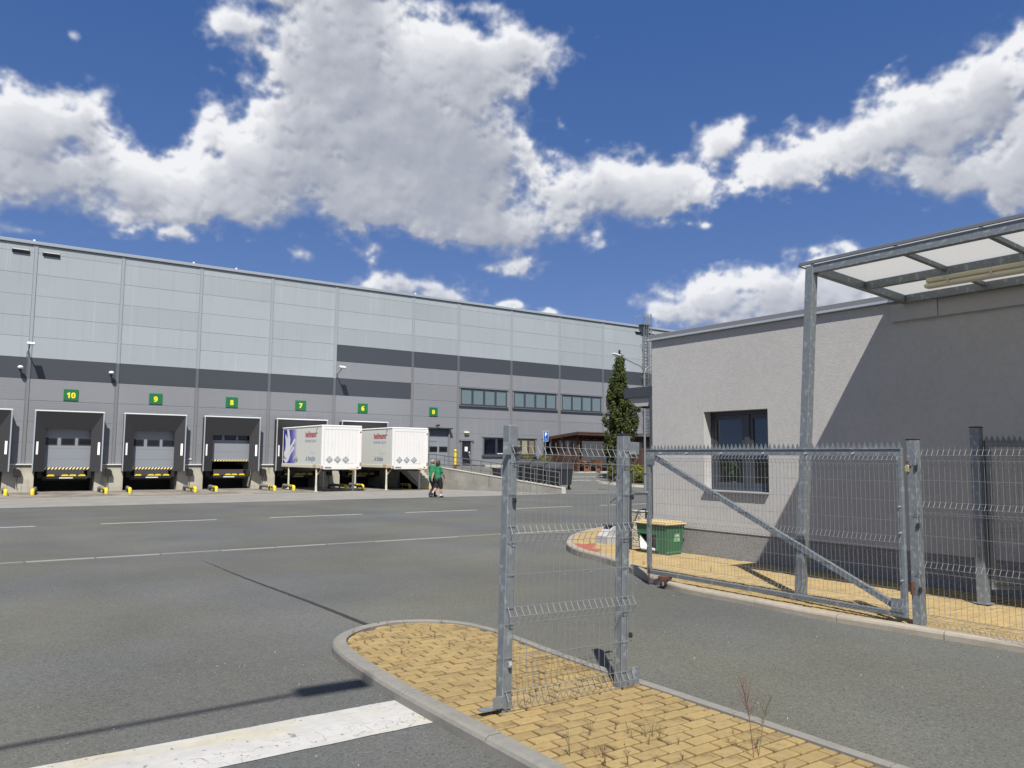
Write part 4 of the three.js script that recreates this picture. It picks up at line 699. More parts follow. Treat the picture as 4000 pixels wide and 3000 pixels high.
{
  const p = thing('timber_pavilion', 'brown timber pavilion with lattice sides and low sloping roof', 'pavilion'), zf = -46.5, zb = -49.6, x0 = 38.6, x1 = 44.4, x2 = 50.5, gy = UPG(zf), fy = gy + .06;
  part(p, 'floor', span(x0 - .3, x2, gy - .5, fy, zb - .2, zf + .35), M.capConc);
  const yf = Y(1.86), yr = Y(1.55);
  for (const [x, z] of [[x0, zf], [x0, zb], [41.5, zb], [x1, zf], [x1, zb], [47.4, zf], [x2, zf], [x2, zb]]) part(p, 'post', rspan(x - .07, x + .07, fy, (z === zf ? yf : yr), z - .07, z + .07, .01), M.wood);
  const rf = part(p, 'roof', quads([[[x0 - .45, yf + .10, zf + .55], [x2, yf + .10, zf + .55], [x2, yr + .06, zb - .4], [x0 - .45, yr + .06, zb - .4]], [[x0 - .45, yf + .03, zf + .55], [x0 - .45, yr - .01, zb - .4], [x2, yr - .01, zb - .4], [x2, yf + .03, zf + .55]], [[x0 - .45, yf + .03, zf + .55], [x2, yf + .03, zf + .55], [x2, yf + .10, zf + .55], [x0 - .45, yf + .10, zf + .55]], [[x0 - .45, yr - .01, zb - .4], [x0 - .45, yf + .03, zf + .55], [x0 - .45, yf + .10, zf + .55], [x0 - .45, yr + .06, zb - .4]]]), std({ color: paint(.09, .07, .065), roughness: .85 }));
  part(rf, 'fascia_board', span(x0 - .4, x1, yf - .16, yf + .03, zf + .48, zf + .52), M.wood); part(rf, 'grey_fascia', span(x1, x2, yf - .12, yf + .04, zf + .48, zf + .53), M.trimDark);
  part(rf, 'barge_board', quads([[[x0 - .44, yr - .18, zb - .4], [x0 - .44, yf - .14, zf + .5], [x0 - .44, yf + .03, zf + .5], [x0 - .44, yr - .01, zb - .4]]]), M.wood);
  part(p, 'front_beam', span(x0, x2, yf - .22, yf - .04, zf - .06, zf + .06), M.wood); part(p, 'rear_beam', span(x0, x2, yr - .2, yr - .04, zb - .06, zb + .06), M.wood);
  for (let x = x0 + .3; x < x2; x += .9) part(p, 'rafter', bar([x, yf - .02, zf + .45], [x, yr - .06, zb - .3], .07, .14), M.wood);
  part(p, 'side_lattice', lattice(zb + .07, zf - .07, fy + .1, yr - .02, .012).rotateY(-Math.PI / 2).translate(x0, 0, 0), M.wood);
  part(p, 'rear_lattice', lattice(x0 + .1, x2 - .1, fy + .1, yr - .2, .012).translate(0, 0, zb), M.wood);
  part(p, 'front_lattice', lattice(x1 + .07, x2 - .1, fy + .1, yf - .25, .012).translate(0, 0, zf), M.wood);
  part(p, 'lattice_rail', join([span(x0 + .07, x2, fy + .03, fy + .12, zb - .04, zb + .04), span(x1, x2, fy + .03, fy + .12, zf - .04, zf + .04), span(x0 - .04, x0 + .04, fy + .03, fy + .12, zb, zf)]), M.wood);
  for (const [a, b] of [[[x0, yf - .9, zf], [x0 + .7, yf - .2, zf]], [[x1, yf - .9, zf], [x1 - .7, yf - .2, zf]]]) part(p, 'knee_brace', bar(a, b, .08, .08), M.wood);
  const bench = (label, x, z, turn) => {
    const b = thing('wooden_bench', label, 'bench', [x, fy, z], turn, 'pavilion benches');
    for (const k of [0, 1, 2]) part(b, 'seat_slat', rbox(1.5, .035, .12, 0, .43, -.13 + k * .13, .008, 1), M.woodLight);
    for (const k of [0, 1]) part(b, 'back_slat', rbox(1.5, .13, .035, 0, .66 + k * .17, .22 + k * .03, .008, 1), M.woodLight);
    for (const s of [-.62, .62]) { part(b, 'side_frame', prism([[-.2, 0], [.22, 0], [.18, .2], [.2, .42], [.3, .9], [.22, .9], [.12, .43], [-.22, .43], [-.16, .2]], .06).rotateY(-Math.PI / 2).translate(s + .03, 0, 0), M.woodLight); }
  };
  bench('orange brown wooden bench seen end on inside the pavilion', 40.4, -46.75, 1.45); bench('wooden bench by the corner post of the pavilion', 39.3, -47.0, -1.5);
  const t = thing('pavilion_table', 'brown wooden table between the pavilion benches', 'table', [40.0, fy, -47.6], 1.5);
  for (const k of [-1, 0, 1]) part(t, 'top_plank', rbox(1.5, .04, .24, 0, .74, k * .25, .008, 1), M.woodLight); for (const s of [-.55, .55]) part(t, 'leg', rbox(.08, .72, .5, s, .36, 0, .01), M.woodLight);
  single('paper_sheet', bar([39.05, fy + .78, -46.4], [39.35, fy + .60, -46.35], .34, .01, 0), M.white, 'white paper sheet beside the pavilion corner post', 'paper');
}
// ================================================================ plants
const leafMat = (r, g, b) => new THREE.MeshPhysicalMaterial({ color: paint(r, g, b), roughness: .75, transmission: .25, thickness: 0, vertexColors: true, specularIntensity: .4 });
function leafCloud(points, size, rand, tint) {        // many small bent leaves
  const P = [], C = [];
  for (const [x, y, z, nx, ny, nz] of points) {
    const s = size * (.6 + .8 * rand()), d = V(nx + (rand() - .5) * 1.4, ny + (rand() - .3) * 1.4, nz + (rand() - .5) * 1.4).normalize(), u = V(rand() - .5, rand() - .5, rand() - .5).cross(d).normalize(), w = d.clone().cross(u);
    const a = [x - u.x * s, y - u.y * s, z - u.z * s], b = [x + w.x * s * .45 + d.x * s * .2, y + w.y * s * .45 + d.y * s * .2, z + w.z * s * .45 + d.z * s * .2], c = [x + u.x * s, y + u.y * s, z + u.z * s], e = [x - w.x * s * .45 + d.x * s * .2, y - w.y * s * .45 + d.y * s * .2, z - w.z * s * .45 + d.z * s * .2];
    P.push(...a, ...b, ...c, ...a, ...c, ...e); const k = tint(rand); for (let i = 0; i < 6; i++) C.push(...k);
  }
  const g = tri(P); g.setAttribute('color', new THREE.BufferAttribute(new Float32Array(C), 3)); return g;
}
{                                                     // columnar tree
  const r = rng(71), t = thing('columnar_tree', 'tall narrow columnar deciduous tree in front of the warehouse office', 'tree', [37.1, UPG(-40.2) + .1, -40.2]), H = 8.1, pts = [], limbs = [];
  const prof = (v) => (v < .12 ? .45 + v * 5 : v < .55 ? 1.08 + .30 * Math.sin((v - .12) * 3.2) : mix(1.31, .10, Math.pow((v - .55) / .45, .9)));
  for (let k = 0; k < 280; k++) {
    const v = Math.pow(r(), .9), a = r() * 6.28, rad = .84 * prof(v) * (.35 + .65 * Math.sqrt(r())) * (.80 + .36 * Math.sin(a * 3 + v * 11)), y = .9 + v * (H - .9), cx = rad * Math.cos(a), cz = rad * Math.sin(a), s = .16 + .34 * r() * r();
    if (k % 3 === 0) limbs.push(rod([cx * .15, Math.max(.3, y - 1.3), cz * .15], [cx * .9, y, cz * .9], .03, 5, .008));
    for (let j = 0; j < 95; j++) { const q = V(r() - .5, r() - .5, r() - .5).normalize(), e = Math.cbrt(r()) * s; pts.push([cx + q.x * e * .8, y + q.y * e * 1.7, cz + q.z * e * .8, q.x, q.y, q.z]); }
  }
  for (const [dx, dz, y0, h] of [[0, 0, H - .6, 1.3], [.35, .1, H - 1.8, 1.1], [-.45, .1, H - 2.6, 1.0], [.7, 0, H - 3.3, .9]]) for (let j = 0; j < 130; j++) { const v = r(), q = V(r() - .5, r() - .5, r() - .5).normalize(); pts.push([dx + q.x * .16 * (1 - v), y0 + v * h, dz + q.z * .16 * (1 - v), q.x, q.y, q.z]); }
  part(t, 'crown', leafCloud(pts, .092, r, (q) => { const k = .75 + .5 * q(), y = q() < .30 ? .9 : 0; return [k * (1 + .9 * y), k * (1 + .35 * y), k]; }), leafMat(.052, .076, .020));
  part(t, 'trunk', join([rod([0, -.2, 0], [.02, 1.6, 0], .11, 10, .085), rod([.02, 1.6, 0], [0, H - .8, 0], .085, 8, .02)]), std({ color: paint(.09, .07, .055), roughness: .95 })); part(t, 'limbs', join(limbs), std({ color: paint(.09, .07, .055), roughness: .95 }));
}
function shrub(label, x, y, z, rx, ry, n, col, seed, tip) {
  const r = rng(seed), s = thing('shrub', label, 'shrub', [x, y, z], 0), pts = [], st = [];
  for (let k = 0; k < 26; k++) { const a = r() * 6.28, e = Math.sqrt(r()) * .8; st.push(rod([0, -.05, 0], [rx * e * Math.cos(a), ry * (.8 + .8 * r()), rx * e * Math.sin(a)], .012, 4, .004)); }
  for (let k = 0; k < n; k++) { const d = V(r() - .5, r() - .42, r() - .5).normalize(), bump = .82 + .22 * Math.sin(d.x * 9 + seed) * Math.cos(d.y * 8) + .1 * r(), e = (.55 + .45 * Math.pow(r(), .4)) * bump; pts.push([d.x * rx * e, Math.max(.03, ry + d.y * ry * e), d.z * rx * e, d.x, d.y, d.z]); }
  part(s, 'foliage', leafCloud(pts, .05, r, (q) => { const k = .7 + .6 * q(), t = q() < tip ? .8 : 0; return [k * (1 + t), k * (1 + .5 * t), k]; }), leafMat(...col)); part(s, 'stems', join(st), std({ color: paint(.08, .06, .045), roughness: 1 }));
}
shrub('rounded olive green shrub left of the tall fence post', 35.6, UPG(-39.2) + .1, -39.2, .46, .60, 2600, [.085, .095, .022], 81, .3);
shrub('bright yellow green shrub between fence post and gate', 36.35, UPG(-37.6) + .1, -37.6, .75, .62, 3800, [.12, .15, .022], 82, .4);
shrub('bright yellow green shrub half behind the gatehouse corner', 37.7, UPG(-37.9) + .1, -37.9, .7, .66, 3000, [.12, .15, .022], 83, .4);
shrub('small yellowish bush under the paper covered window', 37.75, UPG(-51.9) + .15, -51.9, .50, .42, 1500, [.12, .12, .03], 84, .4);
shrub('low spreading yellowish bush left of the pavilion', 39.6, UPG(-51.9) + .1, -51.9, .75, .40, 2000, [.11, .12, .026], 85, .35);
shrub('yellowish bush between the pavilion and the window bush', 41.0, UPG(-51.9) + .1, -51.9, .6, .45, 1500, [.11, .12, .026], 86, .35);
// ================================================================ street lamps, parking sign
function streetLamp(label, base, arms, top) {         // arms: [dx, dz] of each lamp head from the pole, head height above base `top`
  const [bx, by, bz] = base, l = thing('street_lamp', label, 'street lamp', [bx, by, bz]);
  part(l, 'pole', join([rod([0, 0, 0], [0, 1.2, 0], .075, 12), rod([0, 1.2, 0], [0, top - 1.15, 0], .06, 12, .05)]), M.galvDull); part(l, 'collar', rod([0, top - 1.2, 0], [0, top - .95, 0], .065, 12), M.galvDull);
  for (const [dx, dz] of arms) {
    const n = Math.hypot(dx, dz), ux = dx / n, uz = dz / n;
    part(l, 'arm', tube([[0, top - 1.0, 0], [ux * .06, top - .72, uz * .06], [ux * .28, top - .50, uz * .28], [ux * .7, top - .38, uz * .7], [ux * (n - .5), top - .06, uz * (n - .5)]], .028, 8, 22), M.galvDull);
    const h = part(l, 'lamp_head', rbox(.52, .085, .22, 0, 0, 0, .035, 2).rotateZ(.13).rotateY(-Math.atan2(uz, ux)).translate(ux * (n - .24), top, uz * (n - .24)), std({ color: paint(.55, .57, .58), roughness: .4 })); part(h, 'lamp_glass', rbox(.34, .02, .16, 0, -.05, 0, .008, 1).rotateZ(.13).rotateY(-Math.atan2(uz, ux)).translate(ux * (n - .22), top, uz * (n - .22)), M.white);
  }
}
streetLamp('double armed galvanised street lamp rising behind the gatehouse corner', [30.42, G(-31), -31], [[-2.27, 0], [2.27, 0]], 7.35);
streetLamp('single armed galvanised street lamp standing beside the photographer, seen by its shadow', [-2.53, 0, -1.42], [[2.32, .27]], 7.05);
{
  const s = thing('parking_sign', 'blue parking sign with white P on a thin pole', 'sign', [33.62, UPG(-44), -44]);
  part(s, 'pole', rod([0, 0, 0], [0, Y(1.8) - UPG(-44), 0], .03, 8), M.galvDull);
  const t = canvasTex(128, 224, (x, w, h) => { x.fillStyle = '#1d4f9e'; x.fillRect(0, 0, w, h); x.strokeStyle = '#e8edf5'; x.lineWidth = 5; x.strokeRect(4, 4, w - 8, h - 8); x.fillStyle = '#f4f6fa'; x.font = 'bold 116px sans-serif'; x.textAlign = 'center'; x.fillText('P', w / 2, 116); x.lineWidth = 7; x.strokeStyle = '#9cb8e0'; x.beginPath(); x.arc(60, 178, 20, 0, 5); x.stroke(); x.beginPath(); x.moveTo(58, 140); x.lineTo(62, 172); x.lineTo(84, 172); x.stroke(); });
  const c = Y(1.47) - UPG(-44); part(s, 'plate', rbox(.44, .74, .02, 0, c, .04, .008, 1), M.alu); part(s, 'sign_face', printed([-.21, c + .36, .052], [.42, 0, 0], [0, -.72, 0]), std({ map: t, roughness: .4 }));
}
// ================================================================ people
function nets(lo, hi, cell, f) {                      // surface nets: triangles of f = 0
  const n = lo.map((a, i) => Math.ceil((hi[i] - a) / cell) + 1), [nx, ny, nz] = n, val = new Float32Array(nx * ny * nz), I = (x, y, z) => (z * ny + y) * nx + x;
  for (let z = 0; z < nz; z++) for (let y = 0; y < ny; y++) for (let x = 0; x < nx; x++) val[I(x, y, z)] = f(lo[0] + x * cell, lo[1] + y * cell, lo[2] + z * cell);
  const vid = new Int32Array(nx * ny * nz).fill(-1), P = [], T = [], E = [[0, 1], [0, 2], [0, 4], [1, 3], [1, 5], [2, 3], [2, 6], [3, 7], [4, 5], [4, 6], [5, 7], [6, 7]];
  for (let z = 0; z + 1 < nz; z++) for (let y = 0; y + 1 < ny; y++) for (let x = 0; x + 1 < nx; x++) {
    const v = []; let m = 0; for (let k = 0; k < 8; k++) { v[k] = val[I(x + (k & 1), y + ((k >> 1) & 1), z + (k >> 2))]; if (v[k] < 0) m |= 1 << k; } if (m === 0 || m === 255) continue;
    let c = 0, px = 0, py = 0, pz = 0; for (const [a, b] of E) if ((v[a] < 0) !== (v[b] < 0)) { const t = v[a] / (v[a] - v[b]); px += mix(a & 1, b & 1, t); py += mix((a >> 1) & 1, (b >> 1) & 1, t); pz += mix(a >> 2, b >> 2, t); c++; }
    vid[I(x, y, z)] = P.length; P.push([lo[0] + (x + px / c) * cell, lo[1] + (y + py / c) * cell, lo[2] + (z + pz / c) * cell]);
  }
  for (let z = 1; z + 1 < nz; z++) for (let y = 1; y + 1 < ny; y++) for (let x = 1; x + 1 < nx; x++) {
    const s = val[I(x, y, z)] < 0;
    for (const [dx, dy, dz, a, b] of [[1, 0, 0, [0, 1, 0], [0, 0, 1]], [0, 1, 0, [0, 0, 1], [1, 0, 0]], [0, 0, 1, [1, 0, 0], [0, 1, 0]]]) {
      if (s === (val[I(x + dx, y + dy, z + dz)] < 0)) continue;
      const g = (i, j) => vid[I(x - a[0] * i - b[0] * j, y - a[1] * i - b[1] * j, z - a[2] * i - b[2] * j)], q = [g(1, 1), g(0, 1), g(0, 0), g(1, 0)]; if (!s) q.reverse(); T.push(q[0], q[1], q[2], q[0], q[2], q[3]);
    }
  }
  const g = new THREE.BufferGeometry(); g.setAttribute('position', new THREE.BufferAttribute(new Float32Array(P.flat()), 3)); g.setIndex(T); g.computeVertexNormals(); return g;
}
function person(label, pos, turn, J, opts) {          // J: bones [ax, ay, az, ra, bx, by, bz, rb, tone]
  const o = thing('person', label, 'person', pos, turn), tones = opts.tones;
  const cap = (b, x, y, z) => { const [ax, ay, az, ra, bx, by, bz, rb] = b, dx = bx - ax, dy = by - ay, dz = bz - az, t = clamp(((x - ax) * dx + (y - ay) * dy + (z - az) * dz) / (dx * dx + dy * dy + dz * dz || 1)); return Math.hypot(x - ax - dx * t, y - ay - dy * t, z - az - dz * t) - mix(ra, rb, t); };
  const field = (bones, k) => (x, y, z) => { let s = 0; for (const b of bones) { const d = cap(b, x, y, z); if (d < .12) s += Math.exp(-d * k); } return s > 0 ? -Math.log(s) / k : .12; };
  const bound = (bones) => { const lo = [9, 9, 9], hi = [-9, -9, -9]; for (const b of bones) for (const [q, r] of [[b.slice(0, 3), b[3]], [b.slice(4, 7), b[7]]]) q.forEach((v, i) => { lo[i] = Math.min(lo[i], v - r - .04); hi[i] = Math.max(hi[i], v + r + .04); }); return [lo, hi]; };
  const mesh = (bones, cell, k) => { const [lo, hi] = bound(bones); let g = nets(lo, hi, cell, field(bones, k)); const p = g.attributes.position, c = new Float32Array(p.count * 3); for (let i = 0; i < p.count; i++) { let m = 9, t = 0; const x = p.getX(i), y = p.getY(i), z = p.getZ(i); for (const b of bones) { const d = cap(b, x, y, z) - (b[9] || 0); if (d < m) { m = d; t = b[8]; } } c.set(tones[t], i * 3); } g.setAttribute('color', new THREE.BufferAttribute(c, 3)); g = g.toNonIndexed(); g.setAttribute('uv', new THREE.BufferAttribute(new Float32Array(g.attributes.position.count * 2), 2)); return g; };
  const hands = opts.hands.map(([x, y, z, dx, dy, dz]) => {  // palm and five curled fingers
    const d = V(dx, dy, dz).normalize(), s = V(.25, 0, 1).cross(d).normalize(), n = d.clone().cross(s), at = (a, b, c) => [x + d.x * a + s.x * b + n.x * c, y + d.y * a + s.y * b + n.y * c, z + d.z * a + s.z * b + n.z * c], B = [[...at(-.02, 0, 0), .024, ...at(.055, 0, 0), .026, 2]];
    [[-.027, .066], [-.009, .078], [.009, .072], [.026, .056]].forEach(([b, l]) => { B.push([...at(.06, b, 0), .0095, ...at(.06 + l * .55, b, .006), .009, 2], [...at(.06 + l * .55, b, .006), .009, ...at(.06 + l * .92, b, .03), .0075, 2]); });
    B.push([...at(.01, -.022, .006), .012, ...at(.04, -.05, .016), .010, 2], [...at(.04, -.05, .016), .010, ...at(.07, -.052, .026), .0085, 2]); return mesh(B, .0055, 260);
  });
  part(o, 'body', mergeGeometries([mesh(J, .0135, 95), mesh(opts.head, .008, 150), ...hands]), std({ vertexColors: true, roughness: .8 }));
  part(o, 'hair', mesh(opts.hair, .01, 120), std({ vertexColors: true, roughness: .6 }));
}
const skin = [.38, .21, .15], green = [.010, .155, .068], blk = [.012, .012, .014], shoe = [.035, .033, .03], sock = [.7, .68, .65], hairD = [.012, .009, .008], hairG = [.22, .17, .13];
const tones = [green, blk, skin, shoe, sock, hairD, hairG];
const headBones = (x, y, z) => [[x, y + .035, z, .088, x + .012, y + .0, z, .085, 2], [x + .03, y - .03, z, .066, x + .055, y - .075, z, .036, 2], [x + .088, y + .0, z, .014, x + .104, y - .02, z, .015, 2], [x + .0, y - .02, z + .083, .014, x + .0, y - .0, z + .087, .015, 2], [x + .0, y - .02, z - .083, .014, x + .0, y - .0, z - .087, .015, 2], [x - .02, y - .16, z, .058, x - .01, y - .06, z, .055, 2], [x + .082, y - .058, z - .018, .012, x + .082, y - .058, z + .018, .012, 2], [x + .080, y + .012, z - .032, .012, x + .081, y + .012, z - .03, .012, 5], [x + .080, y + .012, z + .032, .012, x + .081, y + .012, z + .03, .012, 5]];
person('person with dark hair in green shirt and black shorts, walking nearest the camera', [18.72, G(-32.8), -32.8], .30, [
  [-.02, .95, 0, .155, .0, 1.20, 0, .145, 0], [.0, 1.20, 0, .145, .0, 1.38, 0, .125, 0], [-.0, 1.39, -.16, .062, .0, 1.39, .16, .062, 0], [-.01, .88, 0, .15, -.01, .95, 0, .155, 0], [-.02, 1.43, 0, .06, -.01, 1.50, 0, .052, 2],
  [.0, 1.38, .17, .062, .03, 1.20, .215, .060, 0], [.03, 1.20, .215, .046, .09, 1.09, .22, .042, 2], [.09, 1.09, .22, .042, .25, .90, .20, .028, 2],
  [.0, 1.38, -.17, .062, -.06, 1.20, -.21, .060, 0], [-.06, 1.20, -.21, .046, -.10, 1.10, -.215, .042, 2], [-.10, 1.10, -.215, .042, -.20, .88, -.20, .028, 2],
  [.0, .86, .09, .13, .07, .62, .10, .105, 1], [.07, .62, .10, .105, .085, .50, .10, .10, 1], [.085, .5, .10, .062, .09, .44, .1, .056, 2], [.09, .44, .10, .056, .09, .30, .10, .055, 2], [.09, .30, .10, .055, .10, .12, .10, .036, 2], [.10, .14, .10, .040, .10, .09, .10, .040, 4], [.08, .045, .10, .045, .24, .032, .105, .032, 3], [.10, .08, .10, .042, .16, .05, .10, .042, 3],
  [.0, .86, -.09, .13, .02, .62, -.10, .105, 1], [.02, .62, -.10, .105, .0, .51, -.10, .10, 1], [.0, .5, -.10, .062, -.02, .44, -.1, .056, 2], [-.02, .44, -.10, .056, -.14, .34, -.10, .054, 2], [-.14, .34, -.10, .054, -.27, .22, -.10, .036, 2], [-.25, .24, -.10, .040, -.29, .205, -.10, .040, 4], [-.33, .23, -.10, .042, -.30, .05, -.10, .036, 3], [-.30, .20, -.10, .042, -.28, .13, -.10, .042, 3]],
{ tones, head: headBones(.03, 1.605, 0), hair: [[.0, 1.645, 0, .098, -.02, 1.60, 0, .094, 5], [-.045, 1.60, 0, .08, -.07, 1.46, 0, .05, 5], [-.05, 1.58, .03, .06, -.06, 1.47, .05, .04, 5], [-.05, 1.58, -.03, .06, -.06, 1.47, -.05, .04, 5]], hands: [[.25, .90, .20, .55, -.8, -.1], [-.20, .88, -.20, -.25, -1, 0]] });
person('fair haired person in green shirt and long black trousers, walking on the far side', [18.72, G(-33.3), -33.35], .30, [
  [-.02, .98, 0, .15, .0, 1.24, 0, .15, 0], [.0, 1.24, 0, .15, .0, 1.43, 0, .13, 0], [.0, 1.44, -.17, .065, .0, 1.44, .17, .065, 0], [-.01, .92, 0, .15, -.01, .98, 0, .152, 0], [-.01, 1.49, 0, .06, .0, 1.56, 0, .055, 2],
  [.0, 1.43, .18, .065, -.08, 1.23, .22, .062, 0], [-.08, 1.23, .22, .048, -.12, 1.12, .225, .043, 2], [-.12, 1.12, .225, .043, -.20, .90, .21, .03, 2],
  [.0, 1.43, -.18, .065, .06, 1.23, -.22, .062, 0], [.06, 1.23, -.22, .048, .09, 1.13, -.225, .043, 2], [.09, 1.13, -.225, .043, .22, .95, -.21, .03, 2],
  [.0, .90, .09, .125, .02, .50, .10, .085, 1], [.02, .50, .10, .085, -.25, .18, .10, .06, 1], [-.30, .18, .10, .042, -.27, .05, .10, .04, 3], [-.27, .05, .10, .04, -.17, .035, .10, .032, 3],
  [.0, .90, -.09, .125, .16, .52, -.10, .085, 1], [.16, .52, -.10, .085, .28, .14, -.10, .058, 1], [.26, .05, -.10, .045, .44, .06, -.10, .034, 3], [.28, .12, -.1, .045, .31, .07, -.1, .045, 3]],
{ tones, head: headBones(.04, 1.665, 0), hair: [[.01, 1.712, 0, .094, -.02, 1.68, 0, .09, 6], [-.03, 1.66, 0, .075, -.035, 1.62, 0, .055, 6]], hands: [[-.20, .90, .21, -.1, -1, 0], [.22, .95, -.21, .5, -.8, 0]] });
// ================================================================ wire mesh fences
// welded mesh in x-y, 50 mm pitch, folds bulging towards bulge * z; hs: heights of plain wires, folds: [top, bottom] pairs
function wireMesh(len, y0, y1, hs, folds, bulge = 1, r = .0021, pitch = .05, depth = .034, bend = 0) {
  const prof = [[y1, 0]]; for (const [t, b] of folds.slice().sort((p, q) => q[0] - p[0])) prof.push([t, 0], [(t + b) / 2, depth * bulge], [b, 0]); prof.push([y0, 0]);
  const q = prof.filter((p, i) => !i || Math.abs(p[0] - prof[i - 1][0]) > .004), out = [], rr = rng(17 + Math.round(len * 100));
  for (let x = 0; x <= len + 1e-6; x += pitch) { const j = (rr() - .5) * bend; for (let i = 1; i < q.length; i++) out.push(rod([x + j * q[i - 1][0], q[i - 1][0], q[i - 1][1]], [x + j * q[i][0], q[i][0], q[i][1]], r, 5)); }
  for (const y of hs) out.push(rod([-.012, y, -.005 * bulge], [len + .012, y, -.005 * bulge], r, 5));
  for (const [t, b] of folds) { out.push(rod([-.012, t, -.005 * bulge], [len + .012, t, -.005 * bulge], r, 5), rod([-.012, b, -.005 * bulge], [len + .012, b, -.005 * bulge], r, 5), rod([-.012, (t + b) / 2, (depth + .004) * bulge], [len + .012, (t + b) / 2, (depth + .004) * bulge], r, 5)); }
  return join(out);
}
function squarePost(x, z, w, d, y0, y1) { return rspan(x - w / 2, x + w / 2, y0, y1, z - d / 2, z + d / 2, .006); }
{
  const f = thing('fence_panel', 'narrow galvanised mesh fence panel with two posts standing on the island', 'fence', [2.815, TOP, -4.12]); f.rotation.z = -.022;
  const post = part(f, 'post', squarePost(.045, -.038, .068, .072, -.02, 1.752), M.galv); void post;
  const p2 = part(f, 'post', squarePost(1.02, -.038, .068, .072, -.02, 1.728), M.galv); part(p2, 'cap', rbox(.073, .012, .077, 1.02, 1.734, -.038, .003, 1), M.black);
  part(f, 'wire_mesh', wireMesh(1.05, .012, 1.652, [.32, .82, 1.32], [[.122, .022], [.622, .522], [1.122, 1.022], [1.622, 1.522]], 1, .0018, .05, .034).translate(.025, 0, .012), M.wire);
  part(f, 'catch_plate', rbox(.062, .078, .006, -.012, 1.60, .012, .003, 1), M.galv); part(f, 'catch_plate', rbox(.092, .088, .006, 1.083, 1.64, .006, .004, 1), M.galv);
  part(f, 'latch_block', join([rbox(.03, .03, .05, .055, 1.60, .02, .004), rod([.06, 1.57, .012], [.06, 1.57, .03], .008, 8)]), M.darkSteel);
  part(f, 'foot_bracket', join([rbox(.15, .008, .06, -.06, .022, -.03, .002, 1), rbox(.085, .075, .006, -.02, .06, .004, .003, 1)]), M.galv);
  part(f, 'foot_bracket', join([rbox(.14, .008, .07, 1.09, .012, -.03, .002, 1), rbox(.095, .13, .006, 1.105, .075, .002, .003, 1)]), M.galv);
  for (const [x, y] of [[.05, .28], [.05, 1.28], [1.055, .36], [1.055, 1.30]]) part(f, 'clamp', join([rbox(.022, .034, .018, x, y, .016, .003, 1), rod([x, y, .02], [x, y, .034], .006, 8)]), y < .3 ? M.alu : M.black);
}
// a row of spikes along x
const spikes = (len, y, h = .062, pitch = .060) => join(Array.from({ length: Math.floor(len / pitch) }, (_, i) => prism([[i * pitch, y], [i * pitch + .052, y], [i * pitch + .026, y + h]], .004)));
function gateLeaf(name, label, pos, turn, len, bulge, mats) {
  const g = thing(name, label, 'gate', pos, turn), H = 1.615;   // local y 0 = bottom of the frame
  part(g, 'top_rail', join([rspan(0, len, H - .075, H - .005, -.02, .02, .004), rspan(0, len, H - .012, H - .004, -.03, .03, .002)]), mats[0]);
  part(g, 'bottom_rail', rspan(0, len, 0, .05, -.02, .02, .005), mats[0]);
  for (const x of [.03, len - .03]) part(g, 'stile', rspan(x - .03, x + .03, .05, H - .076, -.021, .021, .005), mats[0]);
  part(g, 'spike_strip', spikes(len, H - .003).translate(0, 0, -.002), mats[0]);
  part(g, 'wire_mesh', wireMesh(len - .06, .03, H - .035, [.27, .46, .915, 1.105, 1.29], [[.14, .04], [.765, .652], [1.54, 1.46]], bulge, .0018, .05, .032).translate(.03, 0, .026 * bulge), mats[1]);
  return g;
}
